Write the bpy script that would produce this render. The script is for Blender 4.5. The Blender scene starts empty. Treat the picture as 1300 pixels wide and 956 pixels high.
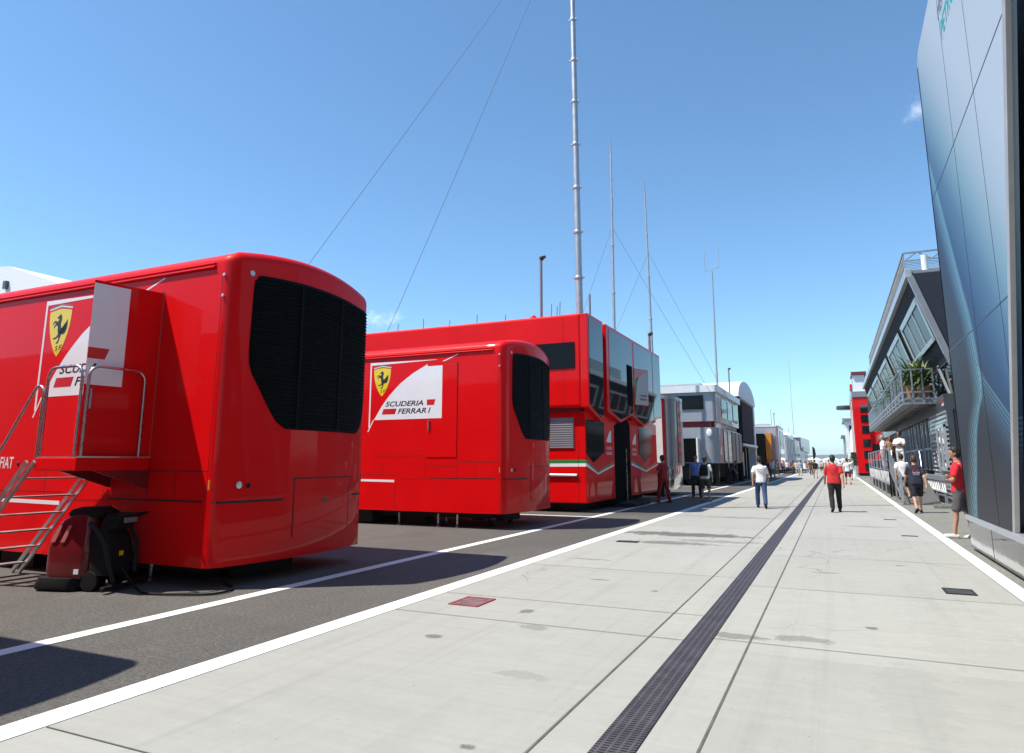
import bpy, bmesh, math, random
from mathutils import Vector, Matrix, noise as mnoise
random.seed(7)
C = bpy.context.scene.collection
PI = math.pi

# ------------------------------------------------------------------ helpers
class MB:
    """collects simple shapes, links them as ONE mesh object"""
    def __init__(s):
        s.v = []; s.f = []; s.m = []; s.mi = 0
    def add(s, vs, fs):
        b = len(s.v); s.v += [tuple(p) for p in vs]
        for f in fs:
            s.f.append([b + i for i in f]); s.m.append(s.mi)
        return s
    def box(s, x0, x1, y0, y1, z0, z1):
        v = [(x0,y0,z0),(x1,y0,z0),(x1,y1,z0),(x0,y1,z0),(x0,y0,z1),(x1,y0,z1),(x1,y1,z1),(x0,y1,z1)]
        return s.add(v, [(0,3,2,1),(4,5,6,7),(0,1,5,4),(1,2,6,5),(2,3,7,6),(3,0,4,7)])
    def prism(s, poly, o, u, v, n, t):
        """polygon poly (a,b) in the plane o+a*u+b*v, thickness t along n"""
        o, u, v, n = Vector(o), Vector(u), Vector(v), Vector(n)
        k = len(poly)
        lo = [o + u*a + v*b for a, b in poly]; hi = [p + n*t for p in lo]
        fs = [tuple(range(k, 2*k)), tuple(range(k-1, -1, -1))]
        fs += [(i, (i+1) % k, k + (i+1) % k, k + i) for i in range(k)]
        return s.add(lo + hi, fs)
    def beam(s, p, q, w, h=None, up=(0,0,1)):
        h = h or w
        p, q = Vector(p), Vector(q); d = (q-p).normalized(); up = Vector(up)
        if abs(d.dot(up)) > .95: up = Vector((1,0,0)) if abs(d.x) < .9 else Vector((0,1,0))
        a = d.cross(up).normalized()*w/2; b = a.cross(d).normalized()*h/2
        vs = [p-a-b, p+a-b, p+a+b, p-a+b, q-a-b, q+a-b, q+a+b, q-a+b]
        return s.add(vs, [(3,2,1,0),(4,5,6,7),(0,1,5,4),(1,2,6,5),(2,3,7,6),(3,0,4,7)])
    def tube(s, pts, r, seg=8, r2=None):
        pts = [Vector(p) for p in pts]; n = len(pts); rings = []; prev = None
        for i, p in enumerate(pts):
            d = (pts[min(i+1,n-1)] - pts[max(i-1,0)]).normalized()
            if prev is None:
                a = d.cross(Vector((0,0,1)))
                if a.length < .05: a = d.cross(Vector((1,0,0)))
            else:
                a = prev - d*prev.dot(d)
            a.normalize(); prev = a; b = d.cross(a)
            rr = r if r2 is None else r + (r2-r)*i/(n-1)
            rings.append([p + (a*math.cos(2*PI*k/seg) + b*math.sin(2*PI*k/seg))*rr for k in range(seg)])
        vs = [q for R in rings for q in R]
        fs = [(i*seg+k, i*seg+(k+1)%seg, (i+1)*seg+(k+1)%seg, (i+1)*seg+k) for i in range(n-1) for k in range(seg)]
        fs += [tuple(range(seg-1,-1,-1)), tuple(range((n-1)*seg, n*seg))]
        return s.add(vs, fs)
    def lathe(s, prof, o=(0,0,0), ax='z', seg=20):
        o = Vector(o); vs = []; n = len(prof)
        for r, z in prof:
            for k in range(seg):
                a = 2*PI*k/seg; c, d = r*math.cos(a), r*math.sin(a)
                vs.append(o + Vector({'z':(c,d,z),'x':(z,c,d),'y':(d,z,c)}[ax]))
        fs = [(i*seg+k, i*seg+(k+1)%seg, (i+1)*seg+(k+1)%seg, (i+1)*seg+k) for i in range(n-1) for k in range(seg)]
        fs += [tuple(range(seg-1,-1,-1)), tuple(range((n-1)*seg, n*seg))]
        return s.add(vs, fs)
    def ball(s, c, rx, ry=None, rz=None, seg=12, rg=8):
        ry = ry or rx; rz = rz or rx; c = Vector(c); vs = [c + Vector((0,0,-rz))]
        for i in range(1, rg):
            t = -PI/2 + PI*i/rg
            for k in range(seg):
                a = 2*PI*k/seg
                vs.append(c + Vector((rx*math.cos(t)*math.cos(a), ry*math.cos(t)*math.sin(a), rz*math.sin(t))))
        vs.append(c + Vector((0,0,rz))); L = len(vs)-1
        fs = [(0, 1+(k+1)%seg, 1+k) for k in range(seg)]
        for i in range(rg-2):
            for k in range(seg):
                a = 1+i*seg; b = a+seg
                fs.append((a+k, a+(k+1)%seg, b+(k+1)%seg, b+k))
        a = 1+(rg-2)*seg
        fs += [(a+k, a+(k+1)%seg, L) for k in range(seg)]
        return s.add(vs, fs)
    def quad(s, a, b, c, d):
        return s.add([a,b,c,d], [(0,1,2,3)])
    def text(s, body, o, u, v, n, w, h, shear=0., t=.003, bold=0.):
        """lettering: starts at o, runs along u for w metres, h tall along v, proud by t along n"""
        cu = bpy.data.curves.new('lettering', 'FONT'); cu.body = body; cu.offset = bold; cu.resolution_u = 3
        ob = bpy.data.objects.new('lettering', cu)
        me = bpy.data.meshes.new_from_object(ob)
        P = [p.co.copy() for p in me.vertices]
        if P:
            x0 = min(p.x for p in P); x1 = max(p.x for p in P); y0 = min(p.y for p in P); y1 = max(p.y for p in P)
            o, u, v, n = Vector(o), Vector(u), Vector(v), Vector(n)
            vs = []
            for p in P:
                a = (p.x-x0)/max(x1-x0,1e-6)*w; b = (p.y-y0)/max(y1-y0,1e-6)*h
                vs.append(o + u*(a+b*shear) + v*b + n*t)
            fs = [tuple(f.vertices) for f in me.polygons]
            ref = u.cross(v).dot(n)
            if ref < 0: fs = [f[::-1] for f in fs]
            s.add(vs, fs)
        bpy.data.objects.remove(ob); bpy.data.curves.remove(cu); bpy.data.meshes.remove(me)
        return s
    def mesh(s, name):
        me = bpy.data.meshes.new(name); me.from_pydata(s.v, [], s.f); me.update()
        return me
    def build(s, name, mats, parent=None, smooth=None, bevel=0., loc=None, rot=None, seg=2, fix=True):
        me = s.mesh(name)
        mats = mats if isinstance(mats, (list, tuple)) else [mats]
        for m in mats: me.materials.append(m)
        for p, i in zip(me.polygons, s.m): p.material_index = min(i, len(mats)-1)
        if fix:
            bm = bmesh.new(); bm.from_mesh(me); bmesh.ops.recalc_face_normals(bm, faces=bm.faces); bm.to_mesh(me); bm.free()
        if smooth is not None:
            me.shade_smooth()
            try: me.set_sharp_from_angle(angle=math.radians(smooth))
            except Exception: pass
        o = bpy.data.objects.new(name, me); C.objects.link(o)
        if parent: o.parent = parent
        if loc is not None: o.location = loc
        if rot is not None: o.rotation_euler = rot
        if bevel:
            b = o.modifiers.new('bevel', 'BEVEL'); b.width = bevel; b.segments = seg; b.limit_method = 'ANGLE'; b.angle_limit = math.radians(40)
            b.harden_normals = False
        return o

def tag(o, label, cat, group=None, kind=None):
    if label: o['label'] = label
    if cat: o['category'] = cat
    if group: o['group'] = group
    if kind: o['kind'] = kind
    return o
def thing(name, label, cat, loc=(0,0,0), rz=0., group=None):
    o = bpy.data.objects.new(name, None); C.objects.link(o); o.empty_display_size = .2
    o.location = loc; o.rotation_euler = (0,0,rz)
    return tag(o, label, cat, group)
def struct(o):
    o['kind'] = 'structure'; return o
def kids(o): return [c for c in bpy.data.objects if c.parent is o]
def copy_tree(o, parent=None):
    c = o.copy(); C.objects.link(c)
    if parent: c.parent = parent
    for ch in kids(o): copy_tree(ch, c)
    return c

# ------------------------------------------------------------------ materials
def mat(name, col, rough=.5, metal=0., coat=0., coat_rough=.03, var=0., vscale=3., bump=0., bscale=40., spec=.5, alpha=1., trans=0., ior=1.45, dirt=0., coat_ior=1.5):
    m = bpy.data.materials.new(name); m.use_nodes = True
    nt = m.node_tree; N = nt.nodes; L = nt.links; b = N['Principled BSDF']
    b.inputs['Base Color'].default_value = (*col, 1); b.inputs['Roughness'].default_value = rough
    b.inputs['Metallic'].default_value = metal; b.inputs['Coat Weight'].default_value = coat
    b.inputs['Coat Roughness'].default_value = coat_rough; b.inputs['Specular IOR Level'].default_value = spec
    b.inputs['IOR'].default_value = ior; b.inputs['Coat IOR'].default_value = coat_ior; b.inputs['Transmission Weight'].default_value = trans
    tc = N.new('ShaderNodeTexCoord')
    if var or dirt:
        n = N.new('ShaderNodeTexNoise'); n.inputs['Scale'].default_value = vscale; n.inputs['Detail'].default_value = 6
        n.inputs['Roughness'].default_value = .6
        L.new(tc.outputs['Object'], n.inputs['Vector'])
        r = N.new('ShaderNodeMapRange'); r.inputs['From Min'].default_value = .3; r.inputs['From Max'].default_value = .7
        r.inputs['To Min'].default_value = 1-var; r.inputs['To Max'].default_value = 1+var
        L.new(n.outputs['Fac'], r.inputs['Value'])
        mx = N.new('ShaderNodeMix'); mx.data_type = 'RGBA'; mx.blend_type = 'MULTIPLY'; mx.inputs[0].default_value = 1
        mx.inputs[6].default_value = (*col, 1); L.new(r.outputs[0], mx.inputs[7]); L.new(mx.outputs[2], b.inputs['Base Color'])
        r2 = N.new('ShaderNodeMapRange'); r2.inputs['From Min'].default_value = .3; r2.inputs['From Max'].default_value = .7
        r2.inputs['To Min'].default_value = max(rough-.06,.02); r2.inputs['To Max'].default_value = min(rough+.08,1)
        L.new(n.outputs['Fac'], r2.inputs['Value']); L.new(r2.outputs[0], b.inputs['Roughness'])
    if bump:
        n2 = N.new('ShaderNodeTexNoise'); n2.inputs['Scale'].default_value = bscale; n2.inputs['Detail'].default_value = 4
        L.new(tc.outputs['Object'], n2.inputs['Vector'])
        bp = N.new('ShaderNodeBump'); bp.inputs['Strength'].default_value = bump; bp.inputs['Distance'].default_value = .02
        L.new(n2.outputs['Fac'], bp.inputs['Height']); L.new(bp.outputs['Normal'], b.inputs['Normal'])
    return m

M = {}
M['red']    = mat('red_paint', (.67,.0015,.003), .45, coat=.4, coat_rough=.02, coat_ior=1.36, var=.05, vscale=1.3, bump=.012, bscale=1.1, spec=.1)
M['redm']   = mat('red_panel', (.64,.002,.004), .45, spec=.12, coat=.5, coat_rough=.04, coat_ior=1.42, var=.05, vscale=2)
M['white']  = mat('white_graphic', (.8,.8,.81), .35, coat=.6, var=.02)
M['yellow'] = mat('yellow_graphic', (.8,.6,.01), .35, coat=.5, var=.02)
M['black']  = mat('black_graphic', (.008,.008,.009), .4, coat=.3, var=.1)
M['green']  = mat('green_graphic', (.01,.22,.06), .35, coat=.5, var=.05)
M['redg']   = mat('red_graphic', (.6,.01,.012), .35, coat=.5, var=.05)
M['seam']   = mat('seam_dark', (.02,.004,.004), .6, var=.1)
M['grille'] = mat('grille_black', (.004,.004,.0045), .6, spec=.12, var=.2, vscale=8)
M['rubber'] = mat('rubber', (.010,.010,.011), .7, spec=.25, var=.2, vscale=10)
M['under']  = mat('chassis_dark', (.012,.012,.013), .8, var=.3, vscale=3)
M['steel']  = mat('steel_tube', (.5,.5,.5), .28, 1., var=.1, vscale=9)
M['alu']    = mat('aluminium', (.62,.63,.65), .38, 1., var=.08, vscale=4)
M['chrome'] = mat('chrome_sheet', (.62,.63,.64), .06, 1., var=.05, vscale=2, bump=.02, bscale=1.5)
M['glass']  = mat('dark_glass', (.012,.014,.017), .03, coat=1., coat_rough=.01, spec=1., bump=.006, bscale=.8)
M['mirror'] = mat('tinted_mirror_glass', (.006,.008,.012), .03, ior=1.62, bump=.008, bscale=.7)
M['bglass'] = mat('black_glass', (.006,.006,.007), .08, spec=.18, bump=.006, bscale=.8)
M['pane'] = mat('tinted_pane', (.010,.012,.013), .2, spec=.08, bump=.01, bscale=.8)
M['front_shade'] = mat('shaded_front', (.035,.038,.042), .8, spec=.1, var=.12)  # dark colour stands in for the roof overhang's shade on the leaning front
M['void'] = mat('dark_opening', (.004,.004,.004), .9, spec=.05, var=.2)
M['silver'] = mat('silver_paint', (.42,.44,.47), .35, .5, coat=.6, var=.05)
M['grey']   = mat('light_grey_paint', (.31,.335,.37), .4, coat=.4, var=.05)
M['midgrey']= mat('mid_grey_paint', (.2,.21,.23), .4, coat=.4, var=.08)
M['darkgrey']=mat('dark_grey_paint', (.05,.053,.06), .4, coat=.4, var=.1)
M['navy']   = mat('navy_panel', (.012,.015,.028), .6, var=.1)
M['whitep'] = mat('white_paint', (.76,.77,.78), .45, coat=.2, var=.04)
M['canvas'] = mat('white_canvas', (.8,.8,.8), .8, var=.04)
M['orange'] = mat('orange_panel', (.62,.23,.02), .5, var=.1)
M['darkred']= mat('dark_red_panel', (.16,.006,.01), .4, coat=.5, var=.1)
M['purple'] = mat('purple_panel', (.09,.08,.15), .4, coat=.5, var=.1)
M['wood']   = mat('planter_clay', (.3,.17,.07), .8, var=.25, vscale=6)
M['leaf']   = mat('leaf_green', (.075,.12,.025), .5, var=.5, vscale=5)
M['leafd']  = mat('leaf_dark_green', (.03,.065,.015), .55, var=.5, vscale=5)
M['mast'] = mat('mast_metal', (.42,.43,.45), .5, .8, var=.1, vscale=4)
M['cable']  = mat('steel_cable', (.14,.15,.17), .5, .3)
M['grate']  = mat('galvanised_grating', (.3,.31,.32), .5, .7, var=.2, vscale=6)
M['matgrey']= mat('ramp_rubber', (.09,.09,.095), .85, var=.15, vscale=8)
# ------------------------------------------------------------------ camera, light, sky
sc = bpy.context.scene
cam = bpy.data.cameras.new('camera'); camo = bpy.data.objects.new('camera', cam); C.objects.link(camo); sc.camera = camo
cam.sensor_width = 36; cam.lens = 24.01; cam.shift_y = -45/1300; cam.clip_start = .05; cam.clip_end = 30000
yaw, pitch = math.radians(24.97), math.radians(10.01)
fwd = Vector((-math.sin(yaw)*math.cos(pitch), math.cos(yaw)*math.cos(pitch), math.sin(pitch)))
rgt = Vector((math.cos(yaw), math.sin(yaw), 0)); upv = rgt.cross(fwd)
camo.matrix_world = Matrix(((rgt.x,upv.x,-fwd.x,0),(rgt.y,upv.y,-fwd.y,0),(rgt.z,upv.z,-fwd.z,1.55),(0,0,0,1)))

SUN = Vector((-.47,-.335,1.0)).normalized()           # towards the sun
sl = bpy.data.lights.new('sun', 'SUN'); sl.energy = 5.0; sl.angle = math.radians(.53); sl.color = (1,.93,.81)
so = bpy.data.objects.new('sun', sl); C.objects.link(so); so.rotation_euler = SUN.to_track_quat('Z','Y').to_euler()

w = bpy.data.worlds.new('World'); sc.world = w; w.use_nodes = True
nt = w.node_tree; N = nt.nodes; L = nt.links; N.clear()
out = N.new('ShaderNodeOutputWorld'); bg = N.new('ShaderNodeBackground'); sky = N.new('ShaderNodeTexSky')
sky.sky_type = 'NISHITA'; sky.sun_disc = False; sky.sun_elevation = math.asin(SUN.z); sky.sun_rotation = math.atan2(SUN.x, SUN.y)
sky.altitude = 100; sky.air_density = .92; sky.dust_density = .1; sky.ozone_density = 2.0
bg.inputs['Strength'].default_value = .131
tc = N.new('ShaderNodeTexCoord')
# a few small fair-weather clouds low in the sky
nz = N.new('ShaderNodeTexNoise'); nz.inputs['Scale'].default_value = 26; nz.inputs['Detail'].default_value = 8; nz.inputs['Roughness'].default_value = .62
L.new(tc.outputs['Generated'], nz.inputs['Vector'])
acc = None
def cloud(d, rad, flat, amt):
    global acc
    d = Vector(d).normalized()
    sub = N.new('ShaderNodeVectorMath'); sub.operation = 'SUBTRACT'; L.new(tc.outputs['Generated'], sub.inputs[0]); sub.inputs[1].default_value = d
    sca = N.new('ShaderNodeVectorMath'); sca.operation = 'MULTIPLY'; L.new(sub.outputs[0], sca.inputs[0]); sca.inputs[1].default_value = (1/rad, 1/rad, flat/rad)
    ln = N.new('ShaderNodeVectorMath'); ln.operation = 'LENGTH'; L.new(sca.outputs[0], ln.inputs[0])
    mr = N.new('ShaderNodeMapRange'); mr.inputs['From Min'].default_value = 1; mr.inputs['From Max'].default_value = 0; mr.inputs['To Max'].default_value = .34
    L.new(ln.outputs['Value'], mr.inputs['Value'])
    ad = N.new('ShaderNodeMath'); ad.operation = 'ADD'; L.new(mr.outputs[0], ad.inputs[0]); L.new(nz.outputs['Fac'], ad.inputs[1])
    m2 = N.new('ShaderNodeMapRange'); m2.interpolation_type = 'SMOOTHSTEP'; m2.inputs['From Min'].default_value = .60; m2.inputs['From Max'].default_value = .98; m2.inputs['To Max'].default_value = amt
    L.new(ad.outputs[0], m2.inputs['Value'])
    k = N.new('ShaderNodeMath'); k.operation = 'MULTIPLY'; L.new(m2.outputs[0], k.inputs[0])
    c2 = N.new('ShaderNodeMapRange'); c2.inputs['From Min'].default_value = 1.0; c2.inputs['From Max'].default_value = .6; L.new(ln.outputs['Value'], c2.inputs['Value'])
    L.new(c2.outputs[0], k.inputs[1])
    if acc is None: acc = k.outputs[0]
    else:
        mx = N.new('ShaderNodeMath'); mx.operation = 'MAXIMUM'; L.new(acc, mx.inputs[0]); L.new(k.outputs[0], mx.inputs[1]); acc = mx.outputs[0]
def pdir(x, y):
    return fwd*867 + rgt*(x-650) - upv*(y-433)
cloud(pdir(1160,138), .036, 1.3, .36)
cloud(pdir(480,402), .045, 2.2, .55)
cloud(pdir(1000,505), .05, 3., .15)
cloud((.9,.25,.36), .30, 2., .6)
cloud((.5,-.8,.5), .4, 2., .6)
mixc = N.new('ShaderNodeMix'); mixc.data_type = 'RGBA'; L.new(acc, mixc.inputs[0])
tint = N.new('ShaderNodeMix'); tint.data_type = 'RGBA'; tint.blend_type = 'MULTIPLY'; tint.inputs[0].default_value = 1; L.new(sky.outputs[0], tint.inputs[6]); tint.inputs[7].default_value = (.76,1.0,1.08,1)
L.new(tint.outputs[2], mixc.inputs[6]); mixc.inputs[7].default_value = (9,9.3,9.8,1)
L.new(mixc.outputs[2], bg.inputs['Color']); L.new(bg.outputs[0], out.inputs['Surface'])

vs_ = sc.view_settings; vs_.view_transform = 'Standard'; vs_.look = 'None'; vs_.gamma = 1; vs_.use_curve_mapping = False; vs_.exposure = .58

# ------------------------------------------------------------------ ground
def ground_mat(name, base, var, fine, kind):
    m = bpy.data.materials.new(name); m.use_nodes = True
    nt = m.node_tree; N = nt.nodes; L = nt.links; b = N['Principled BSDF']; b.inputs['Roughness'].default_value = .85; b.inputs['Specular IOR Level'].default_value = .3
    tc = N.new('ShaderNodeTexCoord'); co = tc.outputs['Object']
    def noise(s, d=5, r=.6, sc=None):
        n = N.new('ShaderNodeTexNoise'); n.inputs['Scale'].default_value = s; n.inputs['Detail'].default_value = d; n.inputs['Roughness'].default_value = r
        if sc:
            mp = N.new('ShaderNodeMapping'); mp.inputs['Scale'].default_value = sc; L.new(co, mp.inputs['Vector']); L.new(mp.outputs[0], n.inputs['Vector'])
        else: L.new(co, n.inputs['Vector'])
        return n.outputs['Fac']
    def rng(x, a, b_, c, d, smooth=False):
        r = N.new('ShaderNodeMapRange'); r.inputs['From Min'].default_value = a; r.inputs['From Max'].default_value = b_
        r.inputs['To Min'].default_value = c; r.inputs['To Max'].default_value = d
        if smooth: r.interpolation_type = 'SMOOTHSTEP'
        L.new(x, r.inputs['Value']); return r.outputs[0]
    def mul(a, c):
        k = N.new('ShaderNodeMath'); k.operation = 'MULTIPLY'
        L.new(a, k.inputs[0]); L.new(c, k.inputs[1]); return k.outputs[0]
    v = rng(noise(.35, 6), .3, .7, 1-var, 1+var)
    v = mul(v, rng(noise(3.2, 6, .7), .3, .7, 1-var*.8, 1+var*.8))
    v = mul(v, rng(noise(fine, 3, .7), .3, .7, 1-var*1.6 if kind == 'asphalt' else 1-var*.5, 1+var*1.6 if kind == 'asphalt' else 1+var*.5))
    # tyre streaks and scuffs along the road
    v = mul(v, rng(noise(1., 6, .65, (2.6, .16, 1)),   .54, .74, 1., .90 if kind != 'asphalt' else .9))
    if kind == 'asphalt':
        v = mul(v, rng(noise(.8, 8, .75), .60, .70, 1., 1.22))
        v = mul(v, rng(noise(140, 2, .6), .60, .75, 1., 1.7))
    else:
        v = mul(v, rng(noise(1.4, 9, .8), .62, .74, 1., .88))
        v = mul(v, rng(noise(26, 2, .5), .73, .78, 1., .55))
        # an oily patch that dried on the slab
        sx = N.new('ShaderNodeSeparateXYZ'); L.new(co, sx.inputs[0])
        for (px, py, rx, ry, dk) in ((-3.1,15.35,1.5,.42,.38),(-3.0,13.7,.8,.30,.55),(-2.2,14.3,.9,.22,.7),(-.9,6.75,.28,.10,.6),(-2.7,6.3,.16,.10,.72),(-2.95,9.1,.12,.06,.6),(-3.05,6.9,.07,.1,.5),(1.0,8.2,.5,2.2,.955),(.35,5.6,.25,.8,.95),(-2.2,4.9,.3,.08,.86),(-3.4,5.6,.09,.07,.5),(-1.95,3.6,.06,.05,.45),(.2,7.6,.05,.05,.45),(.75,12.2,.07,.06,.5),(-.4,6.9,.25,.12,.66),(-3.7,10.9,.35,.10,.72),(-2.1,8.6,.05,.04,.4),(1.2,5.2,.06,.05,.5),(-.2,11.,.18,.07,.7),(-2.6,20.5,1.1,.25,.72),(.6,19.,.6,.2,.8)):
            a = N.new('ShaderNodeVectorMath'); a.operation = 'SUBTRACT'; L.new(co, a.inputs[0]); a.inputs[1].default_value = (px,py,0)
            c = N.new('ShaderNodeVectorMath'); c.operation = 'MULTIPLY'; L.new(a.outputs[0], c.inputs[0]); c.inputs[1].default_value = (1/rx,1/ry,0)
            ln = N.new('ShaderNodeVectorMath'); ln.operation = 'LENGTH'; L.new(c.outputs[0], ln.inputs[0])
            ad = N.new('ShaderNodeMath'); ad.operation = 'ADD'; L.new(ln.outputs['Value'], ad.inputs[0]); L.new(rng(noise(3.5, 6, .75), .25, .75, -.75, .75), ad.inputs[1])
            v = mul(v, rng(ad.outputs[0], .7, 1.15, dk, 1., True))
    if kind == 'concrete':
        # every cast slab has its own tone
        s2 = N.new('ShaderNodeSeparateXYZ'); L.new(co, s2.inputs[0])
        def m_(op, a, c):
            n = N.new('ShaderNodeMath'); n.operation = op
            for i_, q in enumerate((a, c)):
                if isinstance(q, (int, float)): n.inputs[i_].default_value = q
                else: L.new(q, n.inputs[i_])
            return n.outputs[0]
        left = m_('LESS_THAN', s2.outputs[0], -1.1)
        cell = m_('FLOOR', m_('DIVIDE', m_('SUBTRACT', s2.outputs[1], m_('ADD', m_('MULTIPLY', left, .55), 9.45)), m_('ADD', m_('MULTIPLY', left, .4), 3.2)), 0)
        strip = m_('ADD', m_('GREATER_THAN', s2.outputs[0], -1.625), m_('GREATER_THAN', s2.outputs[0], -.785))
        cv = N.new('ShaderNodeCombineXYZ'); L.new(cell, cv.inputs[0]); L.new(strip, cv.inputs[1])
        wn = N.new('ShaderNodeTexWhiteNoise'); wn.noise_dimensions = '3D'; L.new(cv.outputs[0], wn.inputs['Vector'])
        v = mul(v, rng(wn.outputs['Value'], 0, 1, .945, 1.045))
        # faint brushed drag lines across the slabs and tyre tracks along them
        v = mul(v, rng(noise(1., 5, .7, (.5, 9, 1)), .35, .65, .965, 1.03))
        v = mul(v, rng(noise(1., 4, .6, (4.5, .05, 1)), .57, .70, 1., .90))
        # hairline cracks
        vo = N.new('ShaderNodeTexVoronoi'); vo.feature = 'DISTANCE_TO_EDGE'; vo.inputs['Scale'].default_value = .22; vo.inputs['Randomness'].default_value = 1
        wv = N.new('ShaderNodeVectorMath'); wv.operation = 'ADD'; nn = N.new('ShaderNodeTexNoise'); nn.inputs['Scale'].default_value = 1.6; nn.inputs['Detail'].default_value = 6; L.new(co, nn.inputs['Vector'])
        L.new(co, wv.inputs[0]); L.new(nn.outputs['Color'], wv.inputs[1]); L.new(wv.outputs[0], vo.inputs['Vector'])
        crack = rng(vo.outputs['Distance'], .0012, .0034, .0, 1.)
        msk = rng(noise(.13, 2, .5), .50, .54, 1., 0.)
        ck = N.new('ShaderNodeMath'); ck.operation = 'MAXIMUM'; L.new(crack, ck.inputs[0]); L.new(msk, ck.inputs[1])
        v = mul(v, rng(ck.outputs[0], 0, 1, .62, 1))
    else:
        # old repair patches, scrape marks and loose pale grit
        v = mul(v, rng(noise(.18, 3, .4), .50, .53, 1., .90))
        v = mul(v, rng(noise(1., 6, .7, (.35, 5, 1)), .66, .72, 1., 1.28))
        v = mul(v, rng(noise(95, 2, .5), .3, .7, .60, 1.42))
        v = mul(v, rng(noise(26, 4, .75), .32, .68, .66, 1.36))
        v = mul(v, rng(noise(38, 3, .6), .32, .45, .66, 1.))
        st = N.new('ShaderNodeTexVoronoi'); st.inputs['Scale'].default_value = 46; L.new(co, st.inputs['Vector'])
        v = mul(v, rng(st.outputs['Distance'], .10, .20, 1.75, 1.))
        v = mul(v, rng(noise(.5, 7, .8, (1, .35, 1)), .54, .66, 1., .84))
    mx = N.new('ShaderNodeMix'); mx.data_type = 'RGBA'; mx.blend_type = 'MULTIPLY'; mx.inputs[0].default_value = 1; mx.inputs[6].default_value = (*base,1)
    L.new(v, mx.inputs[7]); L.new(mx.outputs[2], b.inputs['Base Color'])
    bp = N.new('ShaderNodeBump'); bp.inputs['Strength'].default_value = .5 if kind == 'asphalt' else .12; bp.inputs['Distance'].default_value = .01
    L.new(noise(90 if kind == 'asphalt' else 30, 4, .7), bp.inputs['Height']); L.new(bp.outputs['Normal'], b.inputs['Normal'])
    return m
m_asph = ground_mat('asphalt', (.097,.092,.085), .10, 45, 'asphalt')
m_conc = ground_mat('concrete', (.315,.316,.295), .045, 14, 'concrete')
m_apron = ground_mat('apron_concrete', (.19,.187,.165), .08, 14, 'apron')

def sheet(name, x0, x1, y0, y1, z, m, ny=1):
    b = MB()
    for i in range(ny):
        a = y0+(y1-y0)*i/ny; c = y0+(y1-y0)*(i+1)/ny
        b.quad((x0,a,z),(x1,a,z),(x1,c,z),(x0,c,z))
    return struct(b.build(name, m, fix=False))
sheet('ground', -6000, 6000, -3000, 9000, 0, m_asph)
sheet('concrete_road', -4.35, 1.79, -40, 262, .004, m_conc)
sheet('apron_pavement', 1.99, 9, -40, 262, .004, m_apron)
m_line = mat('line_paint', (.70,.70,.68), .6, var=.07, vscale=6, bump=.1)
_nt = m_line.node_tree; _N = _nt.nodes; _b = _N['Principled BSDF']; _src = _b.inputs['Base Color'].links[0].from_socket
_tc = _N.new('ShaderNodeTexCoord'); _n = _N.new('ShaderNodeTexNoise'); _n.inputs['Scale'].default_value = 16; _n.inputs['Detail'].default_value = 8; _n.inputs['Roughness'].default_value = .75
_nt.links.new(_tc.outputs['Object'], _n.inputs['Vector'])
_r = _N.new('ShaderNodeMapRange'); _r.inputs['From Min'].default_value = .60; _r.inputs['From Max'].default_value = .68; _nt.links.new(_n.outputs['Fac'], _r.inputs['Value'])
_m = _N.new('ShaderNodeMix'); _m.data_type = 'RGBA'; _nt.links.new(_r.outputs[0], _m.inputs[0]); _nt.links.new(_src, _m.inputs[6]); _m.inputs[7].default_value = (.36,.35,.33,1); _nt.links.new(_m.outputs[2], _b.inputs['Base Color'])
b = MB()
for x0, x1, z in ((-6.43,-6.24,.004),(-4.59,-4.35,.008),(1.79,1.99,.008)):
    b.quad((x0,-40,z),(x1,-40,z),(x1,262,z),(x0,262,z))
for y in (19.0, 31.2, 45.2, 57.5, 74):               # bay lines between the parked trucks
    b.quad((-20,y,.004),(-6.43,y,.004),(-6.43,y+.16,.004),(-20,y+.16,.004))
struct(b.build('road_markings', m_line, fix=False))
m_joint = mat('joint_filler', (.1,.1,.095), .9, var=.3, vscale=5)
b = MB()
for x in (-1.625,-.785): b.quad((x-.008,-40,.008),(x+.008,-40,.008),(x+.008,262,.008),(x-.008,262,.008))
ys = [2.8,6.4,7.46,10.0]+[10.0+3.6*i for i in range(1,60)]
for y in ys: b.quad((-4.34,y-.005,.009),(-1.1,y-.005,.009),(-1.1,y+.005,.009),(-4.34,y+.005,.009))
ys = [3.6,6.57,9.45]+[9.45+3.2*i for i in range(1,70)]
for y in ys: b.quad((-1.1,y-.005,.009),(1.78,y-.005,.009),(1.78,y+.005,.009),(-1.1,y+.005,.009))
b.quad((1.79-.008,-40,.009),(1.79,-40,.009),(1.79,262,.009),(1.79-.008,262,.009))
struct(b.build('road_joints', m_joint, fix=False))

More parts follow.
